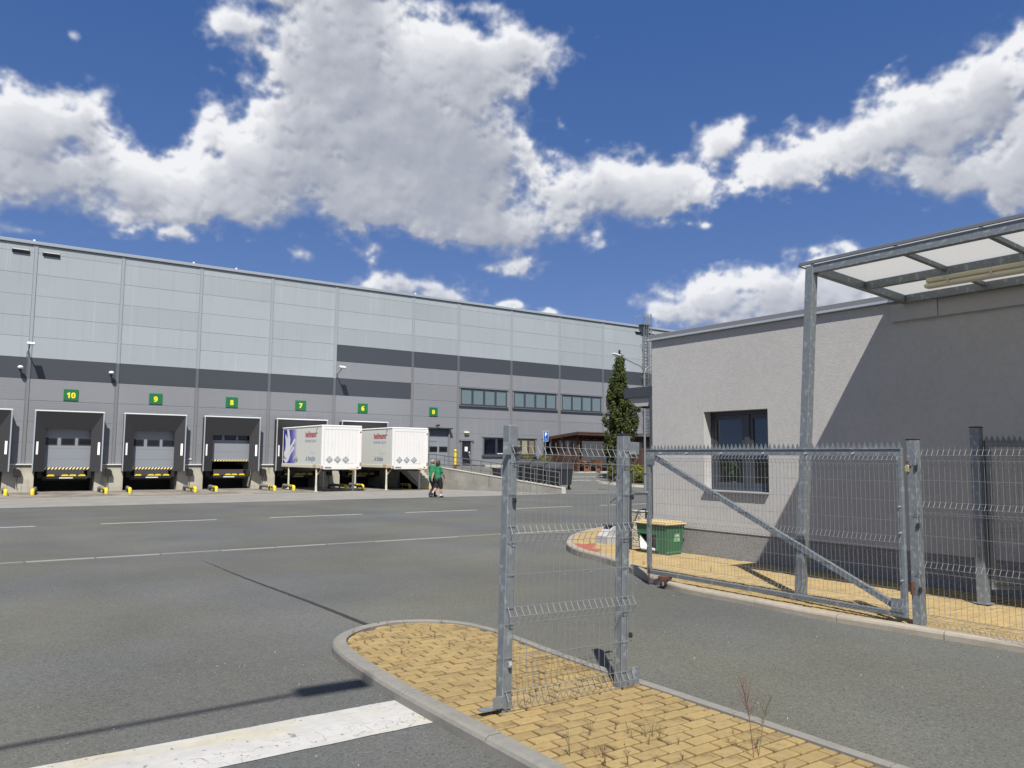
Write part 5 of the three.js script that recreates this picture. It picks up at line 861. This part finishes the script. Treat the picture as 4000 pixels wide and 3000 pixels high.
{
  const L = 3.47, g = gateLeaf('swing_gate', 'galvanised mesh swing gate with spikes and a diagonal brace before the gatehouse', [7.52, Y(-1.495), -4.152], Math.PI / 2, L, -1, [M.galv, M.wire]);
  part(g, 'diagonal_brace', join([bar([.05, .06, .0], [L - .06, 1.535, .0], .012, .062, .003), bar([.05, .088, .018], [L - .06, 1.563, .018], .05, .008, .002)]), M.galv);
  part(g, 'gusset', rbox(.14, .15, .006, L - .09, 1.48, -.024, .003, 1), M.galv); part(g, 'gusset', rbox(.13, .13, .006, .09, .11, -.024, .003, 1), M.galv);
  for (const x of [.5, 1.05, 1.6, 2.2, 2.75, 3.2]) part(g, 'bolt', rod([x, 1.56, -.02], [x, 1.56, -.05], .010, 8), M.alu);
  for (const y of [.35, .8, 1.05]) for (const x of [.03, L - .03]) part(g, 'bolt', rod([x, y, -.02], [x, y, -.05], .008, 8), M.alu);
  const w = part(g, 'caster', join([rbox(.10, .05, .16, L - .36, -.01, -.06, .01), rbox(.05, .08, .05, L - .37, -.05, -.12, .01)]), M.rust); part(w, 'wheel', uvm(new THREE.TorusGeometry(.040, .018, 10, 20).translate(L - .39, -.070, -.12)), M.rubber); part(w, 'hub', uvm(new THREE.CylinderGeometry(.028, .028, .03, 14).rotateX(Math.PI / 2).translate(L - .39, -.070, -.12)), M.alu);
  part(g, 'drop_bolt', rod([L - .05, .1, -.03], [L - .05, -.12, -.03], .010, 8), M.rust);
  const p = thing('gate_post', 'square galvanised gate post carrying the swing gate', 'post', [7.60, TOP - .02, -4.085]);
  part(p, 'post', squarePost(0, 0, .10, .088, 0, 1.765), M.galv); part(p, 'cap', rbox(.106, .012, .094, 0, 1.77, 0, .003, 1), M.black);
  part(p, 'hinge', join([rod([-.075, .30, -.02], [-.075, .42, -.02], .018, 10), rbox(.05, .03, .03, -.05, .36, -.02, .004)]), M.rust);
  for (const y of [.35, .95, 1.50]) part(p, 'clamp', rbox(.03, .05, .02, -.05, y, .046, .004), M.black);
  const k = thing('padlock', 'brass padlock hanging between the gate and its post', 'padlock', [7.535, Y(-.085), -4.118]);
  part(k, 'body', rbox(.022, .052, .040, 0, 0, 0, .005), std({ color: paint(.62, .50, .26), roughness: .35, metalness: .7 })); part(k, 'shackle', uvm(new THREE.TorusGeometry(.014, .004, 8, 14, Math.PI).rotateY(Math.PI / 2).translate(0, .026, 0)), M.alu); part(k, 'staple', join([rbox(.012, .05, .02, .01, .055, 0, .003, 1), rbox(.014, .012, .05, .01, .03, .01, .003, 1)]), M.rust);
}
{
  const f = thing('roadside_fence', 'galvanised mesh fence right of the gate post along the walkway kerb', 'fence', [7.60, TOP, -4.06], -Math.PI / 2);
  part(f, 'wire_mesh', wireMesh(2.5, .012, 1.675, [.29, .84, 1.04, 1.36], [[.11, .012], [.60, .50], [1.16, 1.06], [1.645, 1.545]], 1, .0018, .05, .034).translate(.04, 0, .052), M.wire);
  part(f, 'post', squarePost(2.58, 0, .06, .06, -.02, 1.75), M.galv);
  part(f, 'wire_mesh', wireMesh(2.5, .012, 1.675, [.29, .84, 1.04, 1.36], [[.11, .012], [.60, .50], [1.16, 1.06], [1.645, 1.545]], 1, .0018, .05, .034).translate(2.62, 0, .052), M.wire);
  part(f, 'post', squarePost(5.2, 0, .06, .06, -.02, 1.75), M.galv);
  const p = thing('wicket_post', 'tall galvanised post of the wicket gate under the canopy', 'post', [9.26, TOP - .02, -4.265]);
  part(p, 'post', squarePost(0, 0, .10, .10, 0, 1.935), M.galv); part(p, 'cap', rbox(.106, .012, .106, 0, 1.94, 0, .003, 1), M.black); part(p, 'foot_plate', rbox(.16, .012, .16, 0, .03, 0, .003, 1), M.galv);
  const g = gateLeaf('wicket_gate', 'short spiked mesh wicket gate in the canopy shade at the picture edge', [9.295, TOP + .16, -4.20], -.66, .72, 1, [M.galvDull, M.wire]);
  part(g, 'lower_frame', rspan(.06, .66, .052, .14, -.02, .02, .004), M.galv);
  part(g, 'lock_basket', wireMesh(.2, .4, .52, [.46], [], 1, .003, .04).translate(.08, .16, .06), M.wire);
}
// ================================================================ gatehouse
{
  const h = thing('gatehouse', 'single storey gatehouse with rough grey render and speckled plinth', 'building');
  const X = 10, u0 = -4, u1 = 10, yb = Y(-1.145), yt = Y(2.06), wu0 = 7.58, wu1 = 8.83, wy0 = Y(-.505), wy1 = Y(.762);
  const s = new THREE.Shape([[u0, yb], [u1, yb], [u1, yt], [u0, yt]].map((p) => new THREE.Vector2(...p))); s.holes.push(new THREE.Path([[wu0, wy0], [wu0, wy1], [wu1, wy1], [wu1, wy0]].map((p) => new THREE.Vector2(...p))));
  part(h, 'front_wall', uvm(new THREE.ExtrudeGeometry(s, { depth: .32, bevelEnabled: false }).rotateY(Math.PI / 2).translate(X, 0, 0)), M.stucco);
  part(h, 'plinth', span(X + .012, X + .32, Y(-1.75), yb, -u1, -u0), M.plinth);
  part(h, 'end_wall', span(X + .32, X + 7, Y(-1.75), yt, -u1, -u1 + .32), M.stucco); part(h, 'end_wall', span(X + .32, X + 7, Y(-1.75), yt, -u0 - .32, -u0), M.stucco); part(h, 'rear_wall', span(X + 3.2, X + 3.4, Y(-1.75), yt, -u1 + .32, -u0 - .32), M.smoothGrey);
  part(h, 'room_partition', join([span(X + .32, X + 3.2, Y(-1.7), yt, -6.2, -6.1)]), M.smoothGrey); part(h, 'room_floor', span(X + .32, X + 3.2, Y(-1.7), Y(-1.6), -u1 + .32, -u0 - .32), M.trimDark);
  part(h, 'roof', span(X + .01, X + 7, yt - .05, yt + .02, -u1, -u0), M.trimGrey);
  part(h, 'drip_edge', join([rspan(X - .055, X + .05, Y(2.065), Y(2.10), -u1 - .055, -u0, .006), rspan(X + .05, X + 7, Y(2.065), Y(2.10), -u1 - .055, -u1 + .05, .006)]), M.alu);
  part(h, 'coping', join([rspan(X - .04, X + .3, Y(2.10), Y(2.175), -u1 - .04, -u0, .01), rspan(X + .3, X + 7, Y(2.10), Y(2.175), -u1 - .04, -u1 + .3, .01)]), M.trimGrey);
  // window
  const w = thing('gatehouse_window', 'anthracite two pane window of the gatehouse with plants behind the glass', 'window'), fx = X + .165;
  const bx = (ua, ub, y0, y1, x0, x1) => rspan(x0, x1, y0, y1, -ub, -ua, .005), um = 8.1;
  part(w, 'frame', join([bx(wu0, wu1, wy0, wy0 + .06, fx, fx + .07), bx(wu0, wu1, wy1 - .06, wy1, fx, fx + .07), bx(wu0, wu0 + .06, wy0 + .06, wy1 - .06, fx, fx + .07), bx(wu1 - .06, wu1, wy0 + .06, wy1 - .06, fx, fx + .07), bx(um - .05, um + .05, wy0 + .06, wy1 - .06, fx - .004, fx + .07)]), M.anthracite);
  for (const [a, b] of [[wu0 + .06, um - .05], [um + .05, wu1 - .06]]) {
    const y0 = wy0 + .06, y1 = wy1 - .06, q = part(w, 'sash', join([bx(a, b, y0, y0 + .07, fx + .012, fx + .06), bx(a, b, y1 - .07, y1, fx + .012, fx + .06), bx(a, a + .06, y0 + .07, y1 - .07, fx + .012, fx + .06), bx(b - .06, b, y0 + .07, y1 - .07, fx + .012, fx + .06)]), M.anthracite);
    part(q, 'pane', bx(a + .06, b - .06, y0 + .07, y1 - .07, fx + .030, fx + .036), M.glass);
  }
  part(w, 'sill', bar([X + .06, wy0 - .006, -wu1 + .0], [X + .06, wy0 - .006, -wu0 - .0], .24, .022, .004), M.alu); part(w, 'inner_sill', span(X + .24, X + .55, wy0 - .03, wy0 + .01, -wu1, -wu0), M.white);
  const r = rng(91); for (const [u, n, hgt, lab] of [[8.55, 260, .42, 'broad leaved potted plant inside the window, left pane'], [8.25, 160, .3, 'smaller potted plant beside the window mullion'], [7.85, 120, .22, 'low potted plant inside the window, right pane']]) {
    const p = thing('potted_plant', lab, 'plant', [X + .40, wy0 + .01, -u]), pts = []; for (let k = 0; k < n; k++) { const d = V(r() - .5, r() - .2, r() - .5).normalize(), e = Math.cbrt(r()); pts.push([d.x * hgt * .38 * e, .12 + hgt * .55 + d.y * hgt * .5 * e, d.z * hgt * .5 * e, d.x, d.y, d.z]); }
    part(p, 'leaves', leafCloud(pts, .045, r, (q) => { const k = .7 + .6 * q(); return [k, k, k]; }), leafMat(.07, .13, .035)); part(p, 'pot', uvm(new THREE.CylinderGeometry(.08, .06, .13, 16).translate(0, .065, 0)), std({ color: paint(.35, .16, .09), roughness: .8 })); part(p, 'stem', rod([0, .1, 0], [0, .12 + hgt * .5, 0], .008, 5), M.wood);
  }
  // entrance hood on the far end, downpipe
  const e = thing('entrance_hood', 'dark flat hood over the entrance at the far gatehouse end', 'canopy');
  part(e, 'fascia', join([rspan(X + .02, X + .06, Y(1.09), Y(1.275), -10.70, -10.02, .004), rspan(X + .02, X + 2.6, Y(1.09), Y(1.275), -10.74, -10.70, .004), rspan(X + .06, X + 2.6, Y(1.255), Y(1.274), -10.70, -10.02, .002)]), M.anthracite);
  part(e, 'soffit', uvm(quads([[[X + .06, Y(1.10), -10.70], [X + 2.6, Y(1.10), -10.70], [X + 2.6, Y(.93), -10.46], [X + .06, Y(.93), -10.46]], [[X + .06, Y(.93), -10.46], [X + 2.6, Y(.93), -10.46], [X + 2.6, Y(.93), -10.02], [X + .06, Y(.93), -10.02]], [[X + .06, Y(1.10), -10.70], [X + .06, Y(.93), -10.46], [X + .06, Y(.93), -10.02], [X + .06, Y(1.10), -10.02]]])), M.smoothGrey); for (const z of [-10.16, -10.36]) part(e, 'soffit_bar', span(X + .06, X + 2.6, Y(.90), Y(.928), z - .02, z + .02), M.anthracite);
  single('downpipe', join([rod([X + .03, Y(-1.5), -10.05], [X + .03, Y(1.09), -10.05], .038, 12)]), M.anthracite, 'dark downpipe on the far corner of the gatehouse', 'downpipe');
}
// ================================================================ canopy
{
  const c = thing('steel_canopy', 'galvanised steel canopy with translucent roof sheets above the walkway', 'canopy'), z0 = -5.38, z1 = 3.2, xo = 8.0, xi = 9.93;
  const yAt = (x) => Y(mix(2.135, 2.02, (x - xo) / (xi - xo)));           // underside of the frame
  part(c, 'column', join([bar([7.97, Y(-1.56), -5.645], [8.0, Y(2.225), -5.41], .10, .10, .006)]), M.galv);
  part(c, 'column_base', rbox(.2, .012, .2, 7.97, TOP + .006, -5.645, .003, 1), M.galv);
  part(c, 'edge_beam', rspan(xo - .04, xo + .04, yAt(xo), yAt(xo) + .10, z0 - .0, z1, .006), M.galv);
  for (const x of [9.02, xi]) part(c, 'long_beam', rspan(x - .04, x + .04, yAt(x), yAt(x) + .095, z0 + .04, z1, .006), M.galv);
  part(c, 'end_beam', bar([xo + .04, yAt(xo) + .045, z0], [xi + .05, yAt(xi) + .045, z0], .07, .10, .005), M.galv);
  const pz = [-4.39, -3.54, -2.69, -1.84, -.99, -.14, .71, 1.56, 2.4];
  for (const z of pz) part(c, 'purlin', bar([xo + .04, yAt(xo) + .068, z], [xi, yAt(xi) + .068, z], .05, .05, .003), M.galv);
  const poly2 = new THREE.MeshPhysicalMaterial({ color: paint(.80, .82, .82), transmission: .32, roughness: 1, thickness: 0, ior: 1.4, specularIntensity: .5 });
  let a = z0 - .16; for (const b of [...pz, z1]) { part(c, 'roof_sheet', quads([[[xo - .04, yAt(xo) + .114, b], [xi + .05, yAt(xi) + .112, b], [xi + .05, yAt(xi) + .112, a], [xo - .04, yAt(xo) + .114, a]]]), poly2); a = b; }
  part(c, 'edge_profile', join([rspan(xo - .058, xo - .036, yAt(xo) + .108, yAt(xo) + .148, z0 - .17, z1, .005), bar([xo - .034, yAt(xo) + .128, z0 - .17], [xi + .05, yAt(xi) + .128, z0 - .17], .03, .04, .003)]), M.darkTrim ||= std({ color: paint(.16, .18, .20), roughness: .5, metalness: .3 }));
  for (const z of [z0, ...pz]) part(c, 'sheet_clip', rbox(.04, .03, .03, xo - .025, yAt(xo) + .105, z, .003, 1), M.alu);
  part(c, 'wall_fascia', join([rspan(9.955, 9.998, Y(1.80), Y(2.028), -5.59, -4.98, .004), rspan(9.965, 9.998, Y(1.80), Y(2.020), -4.975, 3.2, .004)]), M.smoothGrey);
  const l = thing('batten_light', 'long cream batten light fixed under the canopy beam', 'lamp');
  part(l, 'housing', rspan(8.95, 9.09, Y(2.015), Y(2.072), -4.60, -3.05, .02), std({ color: paint(.58, .53, .38), roughness: .6 })); part(l, 'diffuser', rspan(8.96, 9.08, Y(1.96), Y(2.015), -4.63, -3.02, .025), std({ color: paint(.66, .61, .47), roughness: .45 })); for (const z of [-4.35, -3.9, -3.4]) part(l, 'clip', rspan(8.945, 9.095, Y(1.985), Y(2.06), z - .012, z + .012, .004), M.legWhite);
}
// ================================================================ things by the far walkway
{
  const b = thing('grit_bin', 'green grit bin with yellow lid and open hatch beside the gatehouse wall', 'grit bin', [9.63, TOP, -9.47], .06);   // front faces -x
  const H = .47, l0 = .28, l1 = .325, d0 = .18, d1 = .225, at = (x, v, z) => [mix(x * d0, x * d1, v), v * H, mix(z * l0, z * l1, v)];
  const Q = (a, b2, c, d) => [a, b2, c, d], face = (x, z0, v0, z1, v1) => Q(at(x, v0, z0), at(x, v0, z1), at(x, v1, z1), at(x, v1, z0));
  part(b, 'tub', quads([Q(at(-1, 0, 1), at(1, 0, 1), at(1, 1, 1), at(-1, 1, 1)), Q(at(1, 0, -1), at(-1, 0, -1), at(-1, 1, -1), at(1, 1, -1)), Q(at(1, 0, 1), at(1, 0, -1), at(1, 1, -1), at(1, 1, 1)), Q(at(-1, 0, -1), at(1, 0, -1), at(1, 0, 1), at(-1, 0, 1)), face(-1, -1, .66, 1, 1), face(-1, -1, .0, 1, .10), face(-1, -1, .10, -.86, .66), face(-1, .30, .10, 1, .66)]), M.greenPlastic);
  part(b, 'hatch_recess', quads([Q([d0 * -.2, .05, -.28], [d0 * -.2, .05, .10], [-.02, .33, .11], [-.02, .33, -.29]), Q([-.18, .05, .09], [-.03, .05, .09], [-.02, .33, .1], [-.2, .33, .1]), Q([-.18, .05, -.26], [-.18, .05, .09], [-.03, .05, .09], [-.03, .05, -.27])]), std({ color: paint(.25, .19, .14), roughness: .8 }));
  part(b, 'hatch_cheek', quads([Q([-.20, .06, -.255], [-.10, .07, -.10], [-.205, .31, -.285], [-.205, .31, -.285])]), M.white);
  part(b, 'salt', join([rbox(.16, .04, .30, -.12, .06, -.10, .015)]), M.paintWhite);
  part(b, 'base_rim', rbox(.36, .05, .60, 0, .02, 0, .02), M.greenPlastic);
  const lid = part(b, 'lid', join([rbox(.52, .03, .72, 0, H + .015, 0, .018), rbox(.40, .03, .60, .01, H + .04, 0, .02)]), M.yellowPlastic); void lid;
  const t = canvasTex(256, 256, (x, w, h) => { x.fillStyle = '#2f8a55'; x.fillRect(0, 0, w, h); x.fillStyle = '#16241c'; x.fillRect(6, 10, w - 12, 118); x.strokeStyle = '#e8efe6'; x.lineWidth = 9; x.beginPath(); x.roundRect(24, 28, w - 48, 82, 34); x.stroke(); x.fillStyle = '#e8efe6'; x.font = '900 58px sans-serif'; x.textAlign = 'center'; x.fillText('CEMO', w / 2, 90); x.fillStyle = '#7fb48c'; x.fillRect(6, 138, w - 12, 108); x.fillStyle = '#4a7a58'; for (let i = 0; i < 5; i++) x.fillRect(26, 152 + i * 17, 110 + (i * 47) % 90, 7); });
  const p = at(-.1, .72, 1), q = at(.62, .72, 1), dn = at(-.1, .42, 1); part(b, 'label', printed([p[0], p[1], p[2] + .003], [q[0] - p[0], 0, 0], [dn[0] - p[0], dn[1] - p[1], dn[2] - p[2]]), std({ map: t, roughness: .5 }));
  part(b, 'hatch_frame', join([rbox(.03, .30, .05, -.19, .19, .10, .012), rbox(.02, .03, .44, -.205, .32, -.1, .008)]), M.greenPlastic);
}
{
  const pebble = tex(512, 512, (u, v, x, y) => { const a = tn(u, v, 44, 44, 401), b = tn(u, v, 90, 90, 402), k = .40 + .42 * (a - .5) + .3 * (b - .5); return [k * 1.06, k * .95, k * .74]; }, .8), pb = tex(512, 512, (u, v) => tn(u, v, 50, 50, 405), .8, false);
  const l = thing('litter_bin', 'square pebble dash concrete litter bin behind the grit bin', 'litter bin', [10.17, TOP, -10.45]);
  part(l, 'body', rspan(-.21, .21, .05, .60, -.21, .21, .015), std({ map: pebble, bumpMap: pb, bumpScale: .012, roughness: .9 })); part(l, 'foot', rspan(-.23, .20, 0, .05, -.2, .2, .006), M.capConc); part(l, 'rim', rspan(-.22, .22, .60, .63, -.22, .22, .008), M.capConc); part(l, 'dark_opening_plate', span(-.13, .13, .631, .635, -.13, .13), M.dark);  // thin near-black plate on the rim paints the shade of a hollow bin
  const s = thing('pipe_stand', 'grey pipe stand with a bent top on a small sloped concrete foot', 'stand', [9.90, TOP, -11.05]);
  part(s, 'concrete_foot', join([rspan(-.16, .16, -.05, .13, -.16, .16, .008), prism([[-.16, .13], [.16, .13], [.16, .31], [.05, .31]], .24).translate(0, 0, -.12)]), M.smoothGrey); part(s, 'steel_plate', bar([.05, .318, .1], [.05, .318, -.1], .2, .012, .002), M.darkSteel);
  part(s, 'pipe', join([rod([.05, .3, 0], [.02, .75, 0], .02, 10), rod([.02, .75, 0], [.03, 1.10, 0], .016, 10)]), M.galvDull); part(s, 'bent_pipe', tube([[.03, 1.09, 0], [.10, 1.13, 0], [.19, 1.18, 0], [.22, 1.30, 0], [.20, 1.5, 0], [.20, 1.72, 0]], .015, 8, 24), M.darkSteel); part(s, 'strut', rod([.03, .72, 0], [.24, .84, 0], .012, 8), M.darkSteel);
  const r = thing('dark_railing', 'short dark steel railing at the gatehouse corner', 'railing', [0, 0, 0]);
  for (const y of [-.275, -.62]) part(r, 'rail', span(9.58, 10.02, Y(y) - .014, Y(y) + .014, -10.14, -10.11), M.anthracite); for (const x of [9.58, 10.0]) part(r, 'post', span(x - .018, x + .018, TOP, Y(-.26), -10.143, -10.107), M.anthracite);
}
// ================================================================ weeds and loose grit
function weed(label, x, z, h, n, seed, col, group, y = TOP - .006) {
  const r = rng(seed), w = thing('weed', label, 'weed', [x, y, z], r() * 6, group), st = [], P = [];
  for (let k = 0; k < n; k++) {
    const a = r() * 6.28, l = h * (.5 + .5 * r()), lean = .12 + .5 * r() * (h < .15 ? 1.6 : .5), tip = [Math.cos(a) * l * lean, l, Math.sin(a) * l * lean], mid = [tip[0] * .35, l * .55, tip[2] * .35];
    st.push(poly([[0, -.005, 0], mid, tip], Math.max(.0007, h * .006), 4));
    for (let j = 0; j < 7; j++) { const t = .25 + .75 * r(), q = [tip[0] * t * t + (r() - .5) * .01, l * t, tip[2] * t * t + (r() - .5) * .01], b = r() * 6.28, e = h * (.05 + .08 * r()), u = [Math.cos(b) * e, e * (.4 + .7 * r()), Math.sin(b) * e]; P.push(q[0], q[1], q[2], q[0] + u[0] + u[2] * .12, q[1] + u[1], q[2] + u[2] - u[0] * .12, q[0] + u[0] - u[2] * .12, q[1] + u[1] * .9, q[2] + u[2] + u[0] * .12); }
  }
  const m = std({ color: paint(...col), roughness: .95 }); part(w, 'stalks', join(st), m); part(w, 'leaves', tri(P), m);
}
const dry = [.17, .105, .055], olive = [.105, .11, .04], brown = [.10, .045, .03];
[[2.73, -3.35, .17, olive], [3.02, -3.53, .13, olive], [2.8, -3.15, .15, brown], [2.88, -3.07, .15, brown], [3.3, -3.32, .13, olive], [3.29, -3.25, .10, olive], [2.85, -3.23, .06, dry], [3.19, -3.37, .07, dry], [3.27, -3.34, .07, olive], [3.19, -3.24, .06, dry], [3.2, -3.52, .05, dry], [3.33, -3.15, .05, dry], [2.83, -3.26, .06, dry], [2.79, -3.33, .07, dry], [3.22, -3.43, .07, olive], [3.18, -2.98, .06, dry], [3.0, -2.9, .05, dry], [3.5, -2.6, .06, dry], [3.05, -3.05, .05, dry], [3.72, -3.1, .04, dry]]
  .forEach(([x, z, h, c], i) => weed('scrawny weed growing from the paving joints in front of the island fence', x, z, h, h > .1 ? 4 : 6, 500 + i, c, 'weeds on the near island half'));
[[3.19, -6.04], [3.42, -6.24], [3.26, -6.51], [3.5, -6.71], [3.82, -6.59], [3.29, -6.84], [3.47, -6.09], [3.65, -5.9], [2.88, -6.23], [2.73, -6.03], [3.69, -5.71], [3.42, -5.76], [2.94, -6.59], [4.0, -5.95], [3.35, -6.76], [3.1, -6.35], [3.6, -6.4], [3.0, -5.8]]
  .forEach(([x, z], i) => weed('tiny dry weed tuft in the rounded tip of the island paving', x, z, .045 + .03 * ((i * 7) % 5) / 5, 8, 540 + i, dry, 'weed tufts on the island tip'));
[[9.1, -11.35], [8.15, -9.65], [11.9, -13.7], [9.2, -9.75], [9.5, -9.15], [9.6, -11.2], [10.0, -11.3], [8.4, -8.6], [8.7, -7.6]].forEach(([x, z], i) => weed('low dry weed tuft at the far end of the walkway', x, z, .07, 9, 570 + i, i < 3 ? olive : dry, 'weed tufts on the walkway'));
for (const [x, z, h, lean, lab, col, seed] of [[3.52, -2.80, .42, -.08, 'tall dead reddish weed with a feathery top, standing on the island', [.16, .085, .07], 601], [3.56, -2.80, .30, .10, 'shorter greenish weed beside the tall dead one', [.15, .135, .08], 602]]) {
  const r = rng(seed), w = thing('tall_weed', lab, 'weed', [x, TOP - .006, z]), st = [poly([[0, 0, 0], [lean * .4, h * .5, 0], [lean, h * .9, 0]], .0022, 5)], m = std({ color: paint(...col), roughness: .95 });
  const tw = []; for (let k = 0; k < 46; k++) { const t = .55 + .45 * r(), a = r() * 6.28, b = [lean * t * t * 1.1, h * t * .92, 0], e = h * (.10 + .14 * r()) * (1.25 - t * .5); tw.push(poly([b, [b[0] + Math.cos(a) * e * .5, b[1] + e * .7, b[2] + Math.sin(a) * e * .5], [b[0] + Math.cos(a) * e * .75, b[1] + e * 1.15, b[2] + Math.sin(a) * e * .75]], .0006, 3)); }
  for (let k = 0; k < 26; k++) { const t = .1 + .6 * r(), a = r() * 6.28; tw.push(rod([lean * t * t, h * t * .9, 0], [lean * t * t + Math.cos(a) * .018, h * t * .9 + .012, Math.sin(a) * .018], .0008, 3)); }
  part(w, 'stem', join(st), m); part(w, 'twigs', join(tw), m);
}
{                                                     // loose chippings lying along the kerbs
  const r = rng(801), g = uvm(new THREE.IcosahedronGeometry(1, 0)), n = 900, im = new THREE.InstancedMesh(g, std({ roughness: .9 }), n), m = new THREE.Matrix4(), q = new THREE.Quaternion(), e = new THREE.Euler();
  for (let i = 0; i < n; i++) {
    let x, z; const k = r(); if (k < .35) { x = 2.47 - Math.pow(r(), 2.2) * .9; z = -1.8 - r() * 5; } else if (k < .62) { const t = r(); z = -2.5 - t * 8; x = walkX(z) - .02 - Math.pow(r(), 2.5) * .9; } else { x = r() * 9 - 1; z = -2.5 - r() * 9; if (x > 2.45 && x < 4.15 && z > -7) x -= 2.4; if (x > walkX(z) - .02) x = walkX(z) - 1 - r(); }
    const s = .0018 + .0042 * Math.pow(r(), 3); m.compose(V(x, G(z) + s * .4, z), q.setFromEuler(e.set(r() * 3, r() * 3, r() * 3)), V(s * (1 + r()), s * .7, s)); im.setMatrixAt(i, m); const c = r() < .25 ? .32 : .07 + .12 * r(); im.setColorAt(i, paint(c, c * .97, c * .9));
  }
  im.name = 'loose_chippings'; im.userData.kind = 'stuff'; im.castShadow = im.receiveShadow = true; scene.add(describe(im, 'loose stone chippings scattered on the asphalt by the kerbs', 'gravel'));
}
renderer.render(scene, camera);
